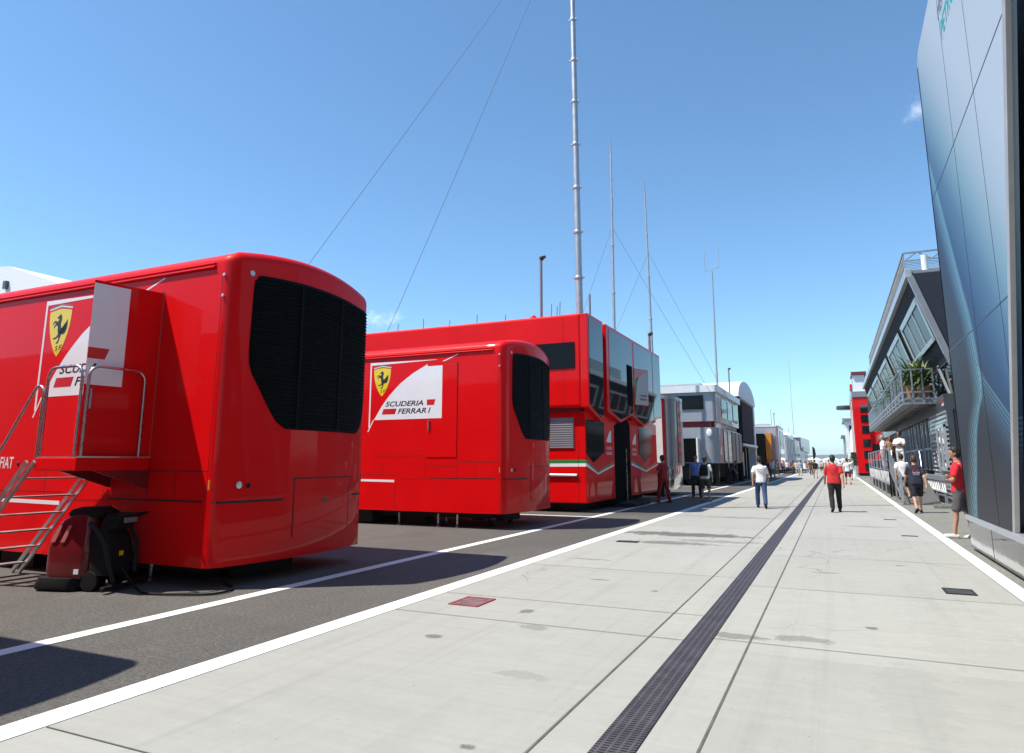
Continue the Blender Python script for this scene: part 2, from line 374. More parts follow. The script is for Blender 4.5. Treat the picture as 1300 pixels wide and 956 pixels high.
# slotted iron drain along the road
def drain_mat():
    m = mat('drain_iron', (.085,.075,.085), .6, .3, var=.25, vscale=4)
    nt = m.node_tree; N = nt.nodes; L = nt.links; b = N['Principled BSDF']
    src = b.inputs['Base Color'].links[0].from_socket
    tc = N.new('ShaderNodeTexCoord'); br = N.new('ShaderNodeTexBrick'); L.new(tc.outputs['Object'], br.inputs['Vector'])
    br.offset = 0; br.inputs['Scale'].default_value = 1; br.inputs['Brick Width'].default_value = .0535; br.inputs['Row Height'].default_value = .034
    br.inputs['Mortar Size'].default_value = .009; br.inputs['Color1'].default_value = (.16,.16,.16,1); br.inputs['Color2'].default_value = (.3,.3,.3,1); br.inputs['Mortar'].default_value = (1,1,1,1)
    mx = N.new('ShaderNodeMix'); mx.data_type = 'RGBA'; mx.blend_type = 'MULTIPLY'; mx.inputs[0].default_value = 1
    L.new(src, mx.inputs[6]); L.new(br.outputs['Color'], mx.inputs[7]); L.new(mx.outputs[2], b.inputs['Base Color'])
    bp = N.new('ShaderNodeBump'); bp.inputs['Distance'].default_value = .02; bp.inputs['Strength'].default_value = .7
    L.new(br.outputs['Fac'], bp.inputs['Height']); L.new(bp.outputs['Normal'], b.inputs['Normal'])
    return m
b = MB(); b.quad((-1.32,-40,.012),(-1.09,-40,.012),(-1.09,262,.012),(-1.32,262,.012))
o = b.build('drain_channel', drain_mat(), fix=False)
tag(o, 'long dark slotted iron drain running down the pale concrete road', 'drain')

# covers let into the concrete
def cover(x, y, wx, wy, m, label, slots=0, rz=0):
    t = thing('access_cover', label, 'cover', (x,y,.006), rz)
    b = MB(); d = .025
    b.box(-wx/2,wx/2,-wy/2,-wy/2+d,0,.009).box(-wx/2,wx/2,wy/2-d,wy/2,0,.009).box(-wx/2,-wx/2+d,-wy/2+d,wy/2-d,0,.009).box(wx/2-d,wx/2,-wy/2+d,wy/2-d,0,.009)
    b.build('frame', m[0], t)
    b = MB(); b.box(-wx/2+d,wx/2-d,-wy/2+d,wy/2-d,0,.005); b.build('plate', m[1], t)
    if slots:
        b = MB()
        for i in range(slots):
            yy = -wy/2+d+(wy-2*d)*(i+.5)/slots
            b.box(-wx/2+d,wx/2-d,yy-.006,yy+.006,.005,.009)
        b.build('grid_bars', m[0], t)
    return t
m_rc = mat('worn_red_paint', (.27,.05,.06), .7, var=.35, vscale=12)
m_gp = mat('worn_steel', (.25,.25,.25), .5, .6, var=.3, vscale=12)
m_blk = mat('cover_black', (.02,.02,.022), .6, var=.2)
cover(-3.79,7.09,.36,.46,(m_rc,m_gp),'small red painted access cover in the concrete by the white line',5)
cover(1.24,10.08,.32,.40,(m_blk,m_gp),'black framed square access cover nearest the curved grey building',6)
cover(1.31,17.0,.30,.10,(m_blk,m_gp),'narrow dark drain slot in concrete near the man in red T-shirt')
cover(-3.79,13.5,.42,.22,(m_blk,m_blk),'dark rectangular cover beside the brown stain on the concrete')
cover(1.23,21.5,.30,.10,(m_blk,m_gp),'narrow dark drain slot in concrete ahead of the ramp fence')

# far hills and air
b = MB(); n = 160
pts = []
for i in range(n+1):
    x = -7000+14000*i/n
    h = 62+40*mnoise.noise(Vector((x*.0006,3.1,0)))+26*mnoise.noise(Vector((x*.002,7,0)))+6*mnoise.noise(Vector((x*.008,1,0)))
    pts.append((x, max(h,15)))
for j,(yy,k) in enumerate(((5200,0),(5700,.6),(6200,1),(7500,.75),(8900,0))):
    b.v += [(x, yy+250*mnoise.noise(Vector((x*.001,yy,2))), h*k-.5*(k==0)) for x, h in pts]; 
for j in range(4):
    for i in range(n):
        a = j*(n+1)+i; b.f.append([a,a+1,a+n+2,a+n+1]); b.m.append(0)
struct(b.build('hills', mat('hill_cover', (.06,.085,.035), .9, var=.4, vscale=.004), smooth=60))
m = bpy.data.materials.new('air'); m.use_nodes = True; m.node_tree.nodes.clear()
o_ = m.node_tree.nodes.new('ShaderNodeOutputMaterial'); v_ = m.node_tree.nodes.new('ShaderNodeVolumePrincipled')
v_.inputs['Color'].default_value = (.80,.9,1,1); v_.inputs['Density'].default_value = .00012; v_.inputs['Anisotropy'].default_value = .2
m.node_tree.links.new(v_.outputs[0], o_.inputs['Volume'])
hz = MB().box(-7200,7200,-3100,9200,-1.5,140).build('haze', m); hz['kind'] = 'stuff'
# ------------------------------------------------------------------ red race trailers (local: x=0 at the rear end, -x towards the cab, y=0 near side)
TW, TL, TB, TR_, TZ0, TZ1, TRT = 2.85, 13.6, .17, .15, .26, 4.31, .17
def end_x(y):
    s = (y-TW/2)/(TW/2); s = max(-1, min(1, s)); s0 = 1-2*TR_/TW; x = TB*(1-s*s)
    a = abs(s)
    if a > s0:
        q = (a-s0)/(1-s0); x -= TR_*(1-math.sqrt(max(0, 1-q*q)))
    return x
def outline():
    ys = []
    k = 10
    for i in range(k+1): ys.append(TR_*(1-math.cos(PI/2*i/k)))
    m = 14
    mid = [TR_+(TW-2*TR_)*i/m for i in range(1, m)]
    ys = ys + mid + [TW-y for y in reversed(ys)]
    pts = [(end_x(y), y) for y in ys]
    pts = [(-TL,0)] + [(-TL*.66,0),(-TL*.33,0)] + pts + [(-TL*.33,TW),(-TL*.66,TW),(-TL,TW)]
    return pts
def trailer_body():
    P = outline(); n = len(P); nr = []
    for i in range(n):
        a = Vector(P[i-1]); b = Vector(P[(i+1) % n]); d = b-a
        nr.append(Vector((d.y, -d.x)).normalized())
    nr[0] = Vector((-1,-1)); nr[-1] = Vector((-1,1))
    b = MB()
    def crown(y): s = (y-TW/2)/(TW/2); return .17*max(0, 1-s*s)
    rings = [[(p[0],p[1],TZ0) for p in P]]
    for z in (1.02, 2.6): rings.append([(p[0],p[1],z) for p in P])
    for k in range(9):
        t = PI/2*k/8; d = TRT*(1-math.cos(t)); z = TZ1-TRT+TRT*math.sin(t)
        rings.append([(p[0]-q.x*d, p[1]-q.y*d, z+crown(p[1])) for p, q in zip(P, nr)])
    for f in (.75,.5,.25,.02):
        rings.append([(x, TW/2+(y-TW/2)*f, TZ1+crown(TW/2+(y-TW/2)*f)) if True else 0 for x, y, z in [(p[0]-q.x*TRT, p[1]-q.y*TRT, 0) for p, q in zip(P, nr)]])
    for r in rings: b.v += r
    for i in range(len(rings)-1):
        for k in range(n):
            b.f.append([i*n+k, i*n+(k+1)%n, (i+1)*n+(k+1)%n, (i+1)*n+k]); b.m.append(0)
    b.f.append(list(range(n-1,-1,-1))); b.m.append(0)
    b.f.append(list(range((len(rings)-1)*n, len(rings)*n))); b.m.append(0)
    return b
def end_strip(b, y0, y1, z0, z1, off, thick=.004, n=24):
    """a band following the bowed rear end"""
    vs = []
    for i in range(n+1):
        y = y0+(y1-y0)*i/n; e = .001
        dx = (end_x(y+e)-end_x(y-e))/(2*e); nx, ny = 1, -dx; l = math.hypot(nx, ny); nx, ny = nx/l, ny/l
        x = end_x(y)
        for o in (off-thick-.01, off):
            for z in (z0, z1): vs.append((x+nx*o, y+ny*o, z))
    fs = []
    for i in range(n):
        a = i*4; c = a+4
        fs += [(a+2,c+2,c+3,a+3),(a+3,c+3,c+1,a+1),(a,c,c+2,a+2)]
    fs += [(0,2,3,1),(n*4+0,n*4+1,n*4+3,n*4+2)]
    b.add(vs, fs)
GZ0, GZ1 = 1.99, 4.0
def grille_y(z):
    """left edge of the black louvre panel at height z (right edge mirrors it)"""
    tab = [(1.99,.95),(2.02,.86),(2.1,.76),(2.24,.655),(2.4,.55),(2.55,.455),(2.68,.37),(2.8,.325),(2.95,.31),(3.8,.325),(3.93,.335),(3.98,.37),(4.0,.42)]
    for (a, ya), (c, yc) in zip(tab, tab[1:]):
        if z <= c: return ya+(yc-ya)*(z-a)/(c-a)
    return tab[-1][1]

def grille_r(z):
    tab = [(1.99,TW-.34),(2.03,TW-.26),(2.12,TW-.19),(2.3,TW-.13),(2.6,TW-.095),(3.9,TW-.085),(3.97,TW-.10),(4.0,TW-.16)]
    for (a, ya), (c, yc) in zip(tab, tab[1:]):
        if z <= c: return ya+(yc-ya)*(z-a)/(c-a)
    return tab[-1][1]
SIDE = dict(u=(1,0,0), v=(0,0,1), n=(0,-1,0))
def horse(b, ox, oz, w, h, y):
    """small rearing horse, facing left"""
    out = [(.50,1.0),(.47,.96),(.40,.93),(.335,.895),(.31,.865),(.34,.845),(.42,.85),(.44,.83),(.425,.79),(.385,.75),(.345,.73),(.27,.77),(.19,.775),(.10,.72),(.075,.655),(.115,.65),(.15,.70),(.215,.715),(.27,.685),(.225,.645),(.165,.60),(.145,.545),(.18,.525),(.215,.585),(.29,.625),(.36,.60),(.41,.53),(.40,.46),(.425,.40),(.45,.345),(.43,.29),(.36,.235),(.27,.205),(.17,.20),(.155,.165),(.30,.155),(.42,.195),(.50,.235),(.515,.16),(.47,.08),(.40,.035),(.39,0),(.50,.01),(.555,.08),(.60,.19),(.655,.30),(.70,.36),(.76,.35),(.86,.40),(.92,.50),(.915,.60),(.93,.73),(.985,.79),(.965,.68),(.99,.57),(.955,.44),(.88,.335),(.76,.295),(.715,.30),(.69,.37),(.68,.45),(.615,.53),(.575,.62),(.57,.70),(.60,.78),(.61,.86),(.575,.94)]
    # triangulated by Blender as one face
    b.prism([(x*w, z*h) for x, z in out], (ox, y, oz), (1,0,0), (0,0,1), (0,-1,0), .002)
def shield_poly(w, h, k=14):
    pts = [(-w/2, 0), (0, h*.055), (w/2, 0)]
    for i in range(1, k+1):
        t = i/k; pts.append((w/2*math.cos(PI/2*t**1.15)**.8 if t < 1 else 0, -h*t))
    for i in range(k-1, 0, -1):
        t = i/k; pts.append((-w/2*math.cos(PI/2*t**1.15)**.8, -h*t))
    return pts
ARC = [(-3.86,2.26),(-3.70,2.5),(-3.46,2.86),(-3.22,3.14),(-2.92,3.41),(-2.55,3.65),(-2.09,3.87),(-1.69,4.02)]
def arc_z(x):
    for (a, za), (c, zc) in zip(ARC, ARC[1:]):
        if x <= c: return za+(zc-za)*(x-a)/(c-a)
    return ARC[-1][1]
PROTO = {}
def make_trailer(label):
    t = thing('race_trailer', label, 'trailer', group='red trailers parked side on to the road')
    body = trailer_body().build('body', M['red'], t, smooth=35)
    # black louvred panel on the bowed end
    b = MB(); n = 40; zs = [GZ0+(GZ1-GZ0)*i/24 for i in range(25)]
    for z in zs:
        y0 = grille_y(z)
        for i in range(n+1):
            y = y0+(grille_r(z)-y0)*i/n; b.v.append((end_x(y)+.006, y, z+.1*(1-((y-TW/2)/(TW/2))**2)*(z-GZ0)/(GZ1-GZ0)))
    for j in range(24):
        for i in range(n):
            a = j*(n+1)+i; b.f.append([a,a+1,a+n+2,a+n+1]); b.m.append(0)
    g = b.build('louvre_panel', M['grille'], t, fix=False)
    b = MB(); k = 38
    for j in range(k):
        z = GZ0+.03+(GZ1-GZ0-.07)*j/(k-1); y0 = grille_y(z)+.02; vs = []
        for i in range(n+1):
            y = y0+(grille_r(z)-.015-y0)*i/n; zz = z+.1*(1-((y-TW/2)/(TW/2))**2)*(z-GZ0)/(GZ1-GZ0); x = end_x(y)
            vs += [(x+.008,y,zz+.026),(x+.030,y,zz-.004),(x+.008,y,zz-.008)]
        fs = []
        for i in range(n):
            a = i*3; fs += [(a,a+3,a+4,a+1),(a+1,a+4,a+5,a+2)]
        b.add(vs, fs)
    b.build('louvres', M['grille'], g, fix=False)
    b = MB()
    for y in (1.12, 1.98): b.box(end_x(y)+.01, end_x(y)+.029, y-.025, y+.025, GZ0+.02, GZ1+.05)
    b.build('divider', M['grille'], g)
    # seams
    b = MB(); end_strip(b, .02, .98, 1.03, 1.062, .002); end_strip(b, 2.47, TW-.02, 1.03, 1.062, .002)
    b.box(-2.0,-.2,-.0015,.01,1.045,1.07)
    b.box(-TL+.4,-3.0,-.0015,.01,1.12,1.13)
    for x in (-2.105,-1.235): b.box(x-.006,x+.006,-.0015,.01,1.55,3.86)
    b.box(-1.235,-.14,-.0015,.01,1.425,1.437); b.box(-2.1,-1.235,-.0015,.01,1.33,1.34); b.box(-3.6,-2.1,-.0015,.01,1.58,1.59)
    b.box(-.148,-.142,-.0015,.01,1.07,4.03); b.box(-2.105,-1.235,-.0015,.01,3.85,3.86)
    for x in (-3.4,-2.11,-1.23,-.72): b.box(x-.004,x+.004,-.0015,.01,1.07,1.43)
    cs = [(-3.0,.30),(-3.0,.72)] + [(-3.0+.24*(1-math.cos(PI/2*i/6)), .72+.30*math.sin(PI/2*i/6)) for i in range(1,7)] + [(-2.0,1.04)]
    for p, q in zip(cs, cs[1:]): b.beam((p[0],.002,p[1]),(q[0],.002,q[1]),.008,.009,up=(0,1,0))
    b.build('panel_seams', M['seam'], t)
    # access flap
    b = MB(); end_strip(b, 1.17, 2.37, .53, 1.31, .006); f = b.build('access_flap', M['red'], t, smooth=40)
    b = MB()
    for y in (1.15, 2.38): end_strip(b, y, y+.014, .53, 1.325, .0025, n=2)
    end_strip(b, 1.15, 2.39, 1.312, 1.33, .0025)
    b.build('flap_seam', M['seam'], f)
    b = MB(); end_strip(b, 1.72, 1.84, .98, 1.03, .009, n=4); b.build('catch', M['black'], f)
    # fittings on the end
    for y, z, m_, r in ((.30,1.255,'alu',.045),(.43,1.245,'rubber',.034),(.29,4.05,'alu',.04)):
        o = MB().lathe([(0,0),(r,0),(r,.008),(r*.55,.013),(0,.013)], (0,0,0), 'x', 16).build('cap', M[m_], t, loc=(end_x(y)+.001,y,z), smooth=40)
    b = MB().box(-.105,-.085,-.02,.0,1.2,1.32); b.build('side_marker', M['orange'], t, bevel=.005)
    for z in (3.98,3.7): MB().lathe([(0,0),(.022,0),(.022,-.014),(0,-.014)], (0,0,0), 'y', 10).build('hinge', M['alu'], t, loc=(-.11,0,z))
    b = MB().box(-.13,-.08,TW-.01,TW+.05,1.22,1.36); b.build('side_lamp', M['black'], t, bevel=.01)
    b = MB(); b.tube([(-TL+.2,-.012,4.10),(-TL*.5,-.012,4.10),(-.28,-.012,4.10)], .022, 8); b.tube([(-TL+.2,-.008,4.155),(-TL*.5,-.008,4.155),(-.28,-.008,4.155)], .012, 8)
    b.build('gutter', M['red'], t, smooth=50)
    # livery
    b = MB()
    xs = [-3.70+(-2.115+3.70)*i/14 for i in range(15)]
    b.prism([(x, arc_z(x)) for x in xs]+[(-2.115,2.5)], (0,0,0), t=.002, **SIDE)
    b.prism([(-3.89,2.2),(-3.86,2.2),(-3.70,2.5),(-3.73,2.5)], (0,0,0), t=.002, **SIDE)
    b.prism([(-1.70,3.905),(-1.62,3.905),(-1.24,4.055),(-1.25,4.065)], (0,0,0), t=.002, **SIDE)
    b.prism([(-3.86,2.3),(-3.82,2.3),(-3.82,3.91),(-3.86,3.985)], (0,0,0), t=.002, **SIDE)
    b.prism([(-3.86,3.985),(-3.82,3.915),(-1.85,3.955),(-1.85,3.962)], (0,0,0), t=.002, **SIDE)
    b.prism([(-TL+.5,1.05),(-3.02,.945),(-3.02,1.0),(-TL+.5,1.10)], (0,0,0), t=.002, **SIDE)
    b.build('white_livery', M['white'], t)
    b = MB(); b.prism(shield_poly(.52,.70), (-3.48,0,3.80), t=.003, **SIDE); e = b.build('emblem', M['yellow'], t)
    b = MB(); horse(b, -3.48-.19, 3.30, .38, .46, -.003); b.build('horse', M['black'], e)
    b = MB(); b.text('S', (-3.53,-.003,3.19), (1,0,0),(0,0,1),(0,-1,0), .055,.075,.2,.002); b.text('F', (-3.44,-.003,3.20), (1,0,0),(0,0,1),(0,-1,0), .055,.075,.2,.002)
    b.build('initials', M['black'], e)
    for dz, m_, nm in ((.005,'redg','red_bar'),(.026,'white','white_bar'),(.047,'green','green_bar')):
        b = MB(); b.prism([(-.27,dz),(0,dz+.042),(.27,dz),(.27,dz+.019),(0,dz+.061),(-.27,dz+.019)], (-3.48,0,3.80), t=.003, **SIDE); b.build(nm, M[m_], e)
    b = MB(); b.text('SCUDERIA', (-3.36,-.002,2.83), (1,0,0),(0,0,1),(0,-1,0), 1.14,.13,.35,.002,.016)
    b.text('FERRAR', (-2.97,-.002,2.64), (1,0,0),(0,0,1),(0,-1,0), .84,.13,.35,.002,.016)
    b.build('lettering', M['black'], t)
    b = MB(); b.prism([(-3.46,2.635),(-3.06,2.635),(-3.01,2.775),(-3.41,2.775)], (0,-.002,0), t=.002, **SIDE); b.build('red_stripe', M['redg'], t)
    b = MB(); b.text('FIAT', (-4.55,-.001,1.45), (1,0,0),(0,0,1),(0,-1,0), .33,.17,.05,.002,.01); b.build('white_lettering', M['white'], t)
    b = MB().ball((-4.1,-.002,1.52),.03,.012,.03); b.build('lock', M['black'], t)
    # door (origin on its hinge at the right)
    d = MB().box(-.862,-.004,-.014,-.002,1.55,3.84).build('side_door', M['red'], t, bevel=.006); d.location = (-1.245,0,0)
    b = MB(); b.prism([(-.86,2.5),(-.43,2.5),(-.43,3.80),(-.86,3.80)], (0,-.014,0), t=.002, **SIDE); b.build('white_patch', M['white'], d)
    b = MB(); b.prism([(-.86,2.83),(-.66,2.83),(-.615,2.97),(-.86,2.97)], (0,-.016,0), t=.002, **SIDE); b.build('red_stripe', M['redg'], d)
    b = MB(); b.text('I', (-.82,-.016,2.64), (1,0,0),(0,0,1),(0,-1,0), .03,.13,.35,.002,.012); b.build('lettering', M['black'], d)
    b = MB(); b.box(-.80,-.77,-.045,-.012,2.2,2.45); b.build('handle', M['steel'], d, bevel=.006)
    b = MB().box(-2.1,-1.25,-.0015,.05,1.56,3.83); b.build('doorway', M['void'], t)
    # running gear
    b = MB(); b.box(-TL+.3,-.7,.45,TW-.45,.27-.16,.27); b.box(-3.2,-2.4,.5,.9,-.12,.12)
    for x in (-4.2,-5.2): b.box(x-.4,x+.4,.2,TW-.2,-.05,.25)
    for x in (-1.2,-.55): b.box(x-.1,x+.1,.9,1.85,.02,.26)
    b.build('underframe', M['under'], t, loc=(0,0,0))
    for x, y in ((-.75,1.9),(-.75,.75)):
        a = MB().tube([(0,0,.26),(0,0,.08)], .03, 8).box(-.04,.04,-.04,.04,.07,.1); j = a.build('castor', M['under'], t, loc=(x,y,0))
        MB().lathe([(0,-.03),(.075,-.03),(.08,0),(.075,.03),(0,.03)], (0,0,.08), 'y', 14).build('tyre', M['rubber'], j, smooth=40)
    for x, y in ((-1.35,.25),(-1.9,.28),(-2.05,.9),(-3.05,.3),(-3.3,1.0)):
        a = MB().tube([(0,0,.3),(0,0,.06)], .021, 8); j = a.build('support_leg', M['steel'], t, loc=(x,y,0))
        MB().lathe([(0,-.06),(.06,-.06),(.05,-.04),(.02,-.02),(0,0)], (0,0,.06), 'z', 12).build('foot', M['alu'], j, smooth=40)
    for x in (-8.2,-9.5,-10.8):
        for y in (.18, TW-.18):
            ty = MB().lathe([(.3,-.15),(.46,-.15),(.5,-.11),(.5,.11),(.46,.15),(.3,.15)], (0,0,0), 'y', 28).build('wheel', M['rubber'], t, loc=(x,y,.5), smooth=30)
            MB().lathe([(0,-.10),(.1,-.13),(.3,-.08),(.31,.08),(.1,.1),(0,.1)], (0,0,0), 'y', 20).build('rim', M['alu'], ty, smooth=30)
    return t
def dimension(t, loc, door=0):
    t.location = loc
    for c in kids(t):
        if c.name.startswith('side_door'): c.rotation_euler = (0,0,math.radians(door))
        if c.name.startswith(('support_leg','castor','wheel')): c.location.z -= loc[2]
tr = make_trailer('large red race trailer nearest the camera with its side door swung open')
tr2 = copy_tree(tr); tr2['label'] = 'second red race trailer with closed side door, in front of the two storey red unit'
tr0 = copy_tree(tr); tr0['label'] = 'red race trailer beside the camera casting the shadow in the lower left corner'
dimension(tr, (-7,6.3,0), 80)
dimension(tr2, (-6.97,14.5,.10), 0)
tr.scale = (1,1.045,1); tr2.scale = (1,1.035,1)
dimension(tr0, (-7.0,-.28,0), 0)
# ------------------------------------------------------------------ stair platform, scrubber
FX = dict(u=(0,1,0), v=(0,0,1), n=(1,0,0))
def rail_hoop(p, q, h, r=.018, top=.14):
    p, q = Vector(p), Vector(q); d = (q-p); L_ = d.length; d.normalize(); z = Vector((0,0,1)); pts = [p]
    for k in range(7):
        a = PI/2*k/6; pts.append(p + z*(h-top) + d*(top*(1-math.cos(a))) + z*(top*math.sin(a)))
    for k in range(7):
        a = PI/2*k/6; pts.append(q + z*(h-top) - d*(top*(1-math.sin(a))) + z*(top*math.cos(a)))
    pts.append(q); return pts
t = thing('stair_platform', 'red entry platform with steel hoop rails and metal steps against the nearest red trailer', 'platform', (-8.55,5.75,0))
X = lambda x: x+8.55
Yv = lambda y: y-5.75
b = MB().box(X(-9.0),X(-8.2),Yv(5.30),Yv(6.285),1.44,1.60); dk = b.build('deck', M['red'], t, bevel=.012)
b = MB().box(X(-8.99),X(-8.21),Yv(5.31),Yv(6.28),1.602,1.612); b.build('tread_plate', M['grate'], dk)
b = MB().beam((X(-8.2),Yv(5.30),1.605),(X(-8.2),Yv(6.28),1.605),.02,.02); b.build('edge_strip', M['alu'], dk)
MB().tube(rail_hoop((X(-8.22),Yv(5.36),1.6),(X(-8.22),Yv(6.12),1.6),1.12), .018, 10).build('handrail', M['steel'], t, smooth=60)
MB().tube(rail_hoop((X(-8.97),Yv(5.33),1.6),(X(-8.30),Yv(5.33),1.6),1.12), .018, 10).build('handrail', M['steel'], t, smooth=60)
pts = [(X(-9.03),Yv(5.33),1.52),(X(-9.03),Yv(5.33),2.40)]
for k in range(1,7):
    a = PI*.72*k/6; pts.append((X(-9.03)-.10*(1-math.cos(a)),Yv(5.33),2.40+.10*math.sin(a)))
pts += [(X(-10.45),Yv(5.33),.85),(X(-10.45),Yv(5.33),.35)]
MB().tube(pts, .018, 10).build('handrail', M['steel'], t, smooth=60)
for y in (5.30,6.16):
    b = MB()
    for dx in (0,.16): b.beam((X(-9.0-dx),Yv(y),1.55),(X(-10.52-dx),Yv(y),.02),.03,.05)
    b.build('stringer', M['alu'], t)
for i in range(6):
    z = 1.34-.235*i; x = -9.21-.233*i
    MB().box(X(x-.15),X(x),Yv(5.32),Yv(6.14),z-.012,z+.008).build('step', M['grate'], t, bevel=.003)
for x in (-8.95,-8.25): MB().prism([(5.55,1.44),(6.285,1.44),(6.285,1.2)], (x+8.53,-5.75,0), t=.04, **FX).build('bracket', M['darkred'], t)

t = thing('floor_scrubber', 'red and black walk behind floor cleaning machine beside the metal steps', 'cleaning machine', (-8.50,5.86,0), math.radians(16))
def loft(b, secs, r=.06):
    """stack of rounded rectangles (x0,x1,y0,y1,z)"""
    rings = []
    for x0,x1,y0,y1,z in secs:
        rr = min(r,(x1-x0)/2.2,(y1-y0)/2.2); R = []
        for cx, cy, a0 in ((x1-rr,y1-rr,0),(x0+rr,y1-rr,90),(x0+rr,y0+rr,180),(x1-rr,y0+rr,270)):
            for k in range(5):
                a = math.radians(a0+22.5*k); R.append((cx+rr*math.cos(a),cy+rr*math.sin(a),z))
        rings.append(R)
    n = 20; vs = [p for R in rings for p in R]
    fs = [(i*n+k,i*n+(k+1)%n,(i+1)*n+(k+1)%n,(i+1)*n+k) for i in range(len(rings)-1) for k in range(n)]
    fs += [tuple(range(n-1,-1,-1)), tuple(range((len(rings)-1)*n, len(rings)*n))]
    return b.add(vs, fs)
b = loft(MB(), [(-.48,.10,-.27,.27,.16),(-.52,.12,-.28,.28,.24),(-.52,.12,-.28,.28,.55),(-.47,.12,-.27,.27,.74),(-.36,.10,-.25,.25,.90),(-.22,.08,-.22,.22,.98)], .1)
bd = b.build('body', M['darkred'], t, smooth=40)
loft(MB(), [(.10,.40,-.25,.25,.20),(.11,.42,-.26,.26,.42),(.06,.36,-.25,.25,.66),(.02,.28,-.22,.22,.80)], .07).build('rear_tank', M['rubber'], t, smooth=40)
loft(MB(), [(-.30,.16,-.21,.21,.93),(-.33,.17,-.23,.23,.98),(-.30,.14,-.21,.21,1.03),(-.22,.06,-.15,.15,1.06)], .11).build('lid', M['rubber'], t, smooth=40)
loft(MB(), [(.18,.40,-.20,.20,.78),(.22,.47,-.20,.20,.92),(.26,.50,-.18,.18,.98)], .05).build('console', M['rubber'], t, smooth=40)
MB().tube([(.34,-.22,.90),(.50,-.25,.96),(.58,-.2,.98),(.58,.2,.98),(.50,.25,.96),(.34,.22,.90)], .017, 8).build('handle', M['rubber'], t, smooth=60)
MB().box(.475,.50,-.12,.12,.86,.93).build('control_panel', M['midgrey'], t, bevel=.01)
MB().box(.43,.44,-.09,-.02,.44,.50).build('warning_label', M['yellow'], t)
MB().tube([(.1,-.26,.86),(.25,-.33,.80),(.40,-.33,.60),(.46,-.30,.35),(.47,-.2,.12)], .028, 8).build('hose', M['under'], t, smooth=60)
MB().tube([(-.2,.2,1.02),(-.05,.27,1.03),(.2,.28,.9),(.40,.27,.6),(.46,.2,.2)], .028, 8).build('hose', M['under'], t, smooth=60)
for x, y, r in ((.16,.24,.13),(.16,-.24,.13)):
    MB().lathe([(0,-.03),(r*.6,-.035),(r*.95,-.03),(r,0),(r*.95,.03),(r*.6,.035),(0,.03)], (0,0,0), 'y', 18).build('wheel', M['rubber'], t, loc=(x,y,r), smooth=40)
loft(MB(), [(-.62,.0,-.33,.33,.02),(-.64,.0,-.34,.34,.06),(-.6,.0,-.32,.32,.17)], .12).build('brush_deck', M['rubber'], t, smooth=40)
MB().box(.46,.52,-.42,.42,.03,.09).build('squeegee', M['rubber'], t, bevel=.01)
for y in (-.285,.285):
    b = MB(); s_ = 1 if y > 0 else -1
    for x in (-.38,-.24): b.prism([(x-.05,.62),(x+.01,.62),(x+.10,.84),(x+.05,.83)], (0,y-.012*s_*0,0), (1,0,0),(0,0,1),(0,s_,0), .006)
    b.build('stripe', mat('pale_pink_trim', (.6,.2,.2), .4), bd)
MB().box(-.05,.02,-.292,-.28,.22,.28).build('plate', M['white'], bd)
t.scale = (.93,.93,.93)
pts = [(-8.1,5.95,.25),(-7.85,6.0,.018),(-7.5,5.85,.018),(-7.1,5.95,.018),(-6.75,6.15,.018),(-6.8,6.5,.018),(-7.3,6.8,.018)]
def spline(P, n=8):
    P = [Vector(p) for p in P]; out = []
    for i in range(len(P)-1):
        a = P[max(i-1,0)]; b_ = P[i]; c = P[i+1]; d = P[min(i+2,len(P)-1)]
        for k in range(n):
            t_ = k/n; out.append(.5*((2*b_)+(c-a)*t_+(2*a-5*b_+4*c-d)*t_*t_+(3*b_-a-3*c+d)*t_**3))
    return out+[P[-1]]
tag(MB().tube(spline(pts), .014, 6).build('power_cable', M['rubber'], smooth=60), 'black cable lying on asphalt in the shadow under the nearest trailer', 'cable')

# ------------------------------------------------------------------ two storey red unit
D = thing('hospitality_unit', 'two storey red team unit with mirrored upper windows and zigzag lower edge', 'hospitality unit', (-12,25,0))
def wb(b, name, m, parent, **k):
    """world coordinates into a part of thing D"""
    return b.build(name, m, parent, **k)
OFF = Vector((-12,25,0))
class WB(MB):
    """MB whose coordinates are world ones, shifted to the thing's base when built"""
    def __init__(s, base): super().__init__(); s.base = Vector(base)
    def build(s, *a, **k):
        s.v = [tuple(Vector(p)-s.base) for p in s.v]
        return super().build(*a, **k)
W = lambda: WB(OFF)
FX = dict(u=(0,1,0), v=(0,0,1), n=(1,0,0))
W().box(-20,-6.98,20.42,29.9,.28,3.12).build('lower_body', M['red'], D, bevel=.03)
up = W().box(-20,-7.02,20.2,30.15,3.22,6.22).build('upper_body', M['red'], D, bevel=.09, seg=4)
W().box(-19.9,-7.1,20.34,30,3.1,3.24).build('shade_band', M['darkred'], D)  # dark red strip painted as the shade below the upper storey
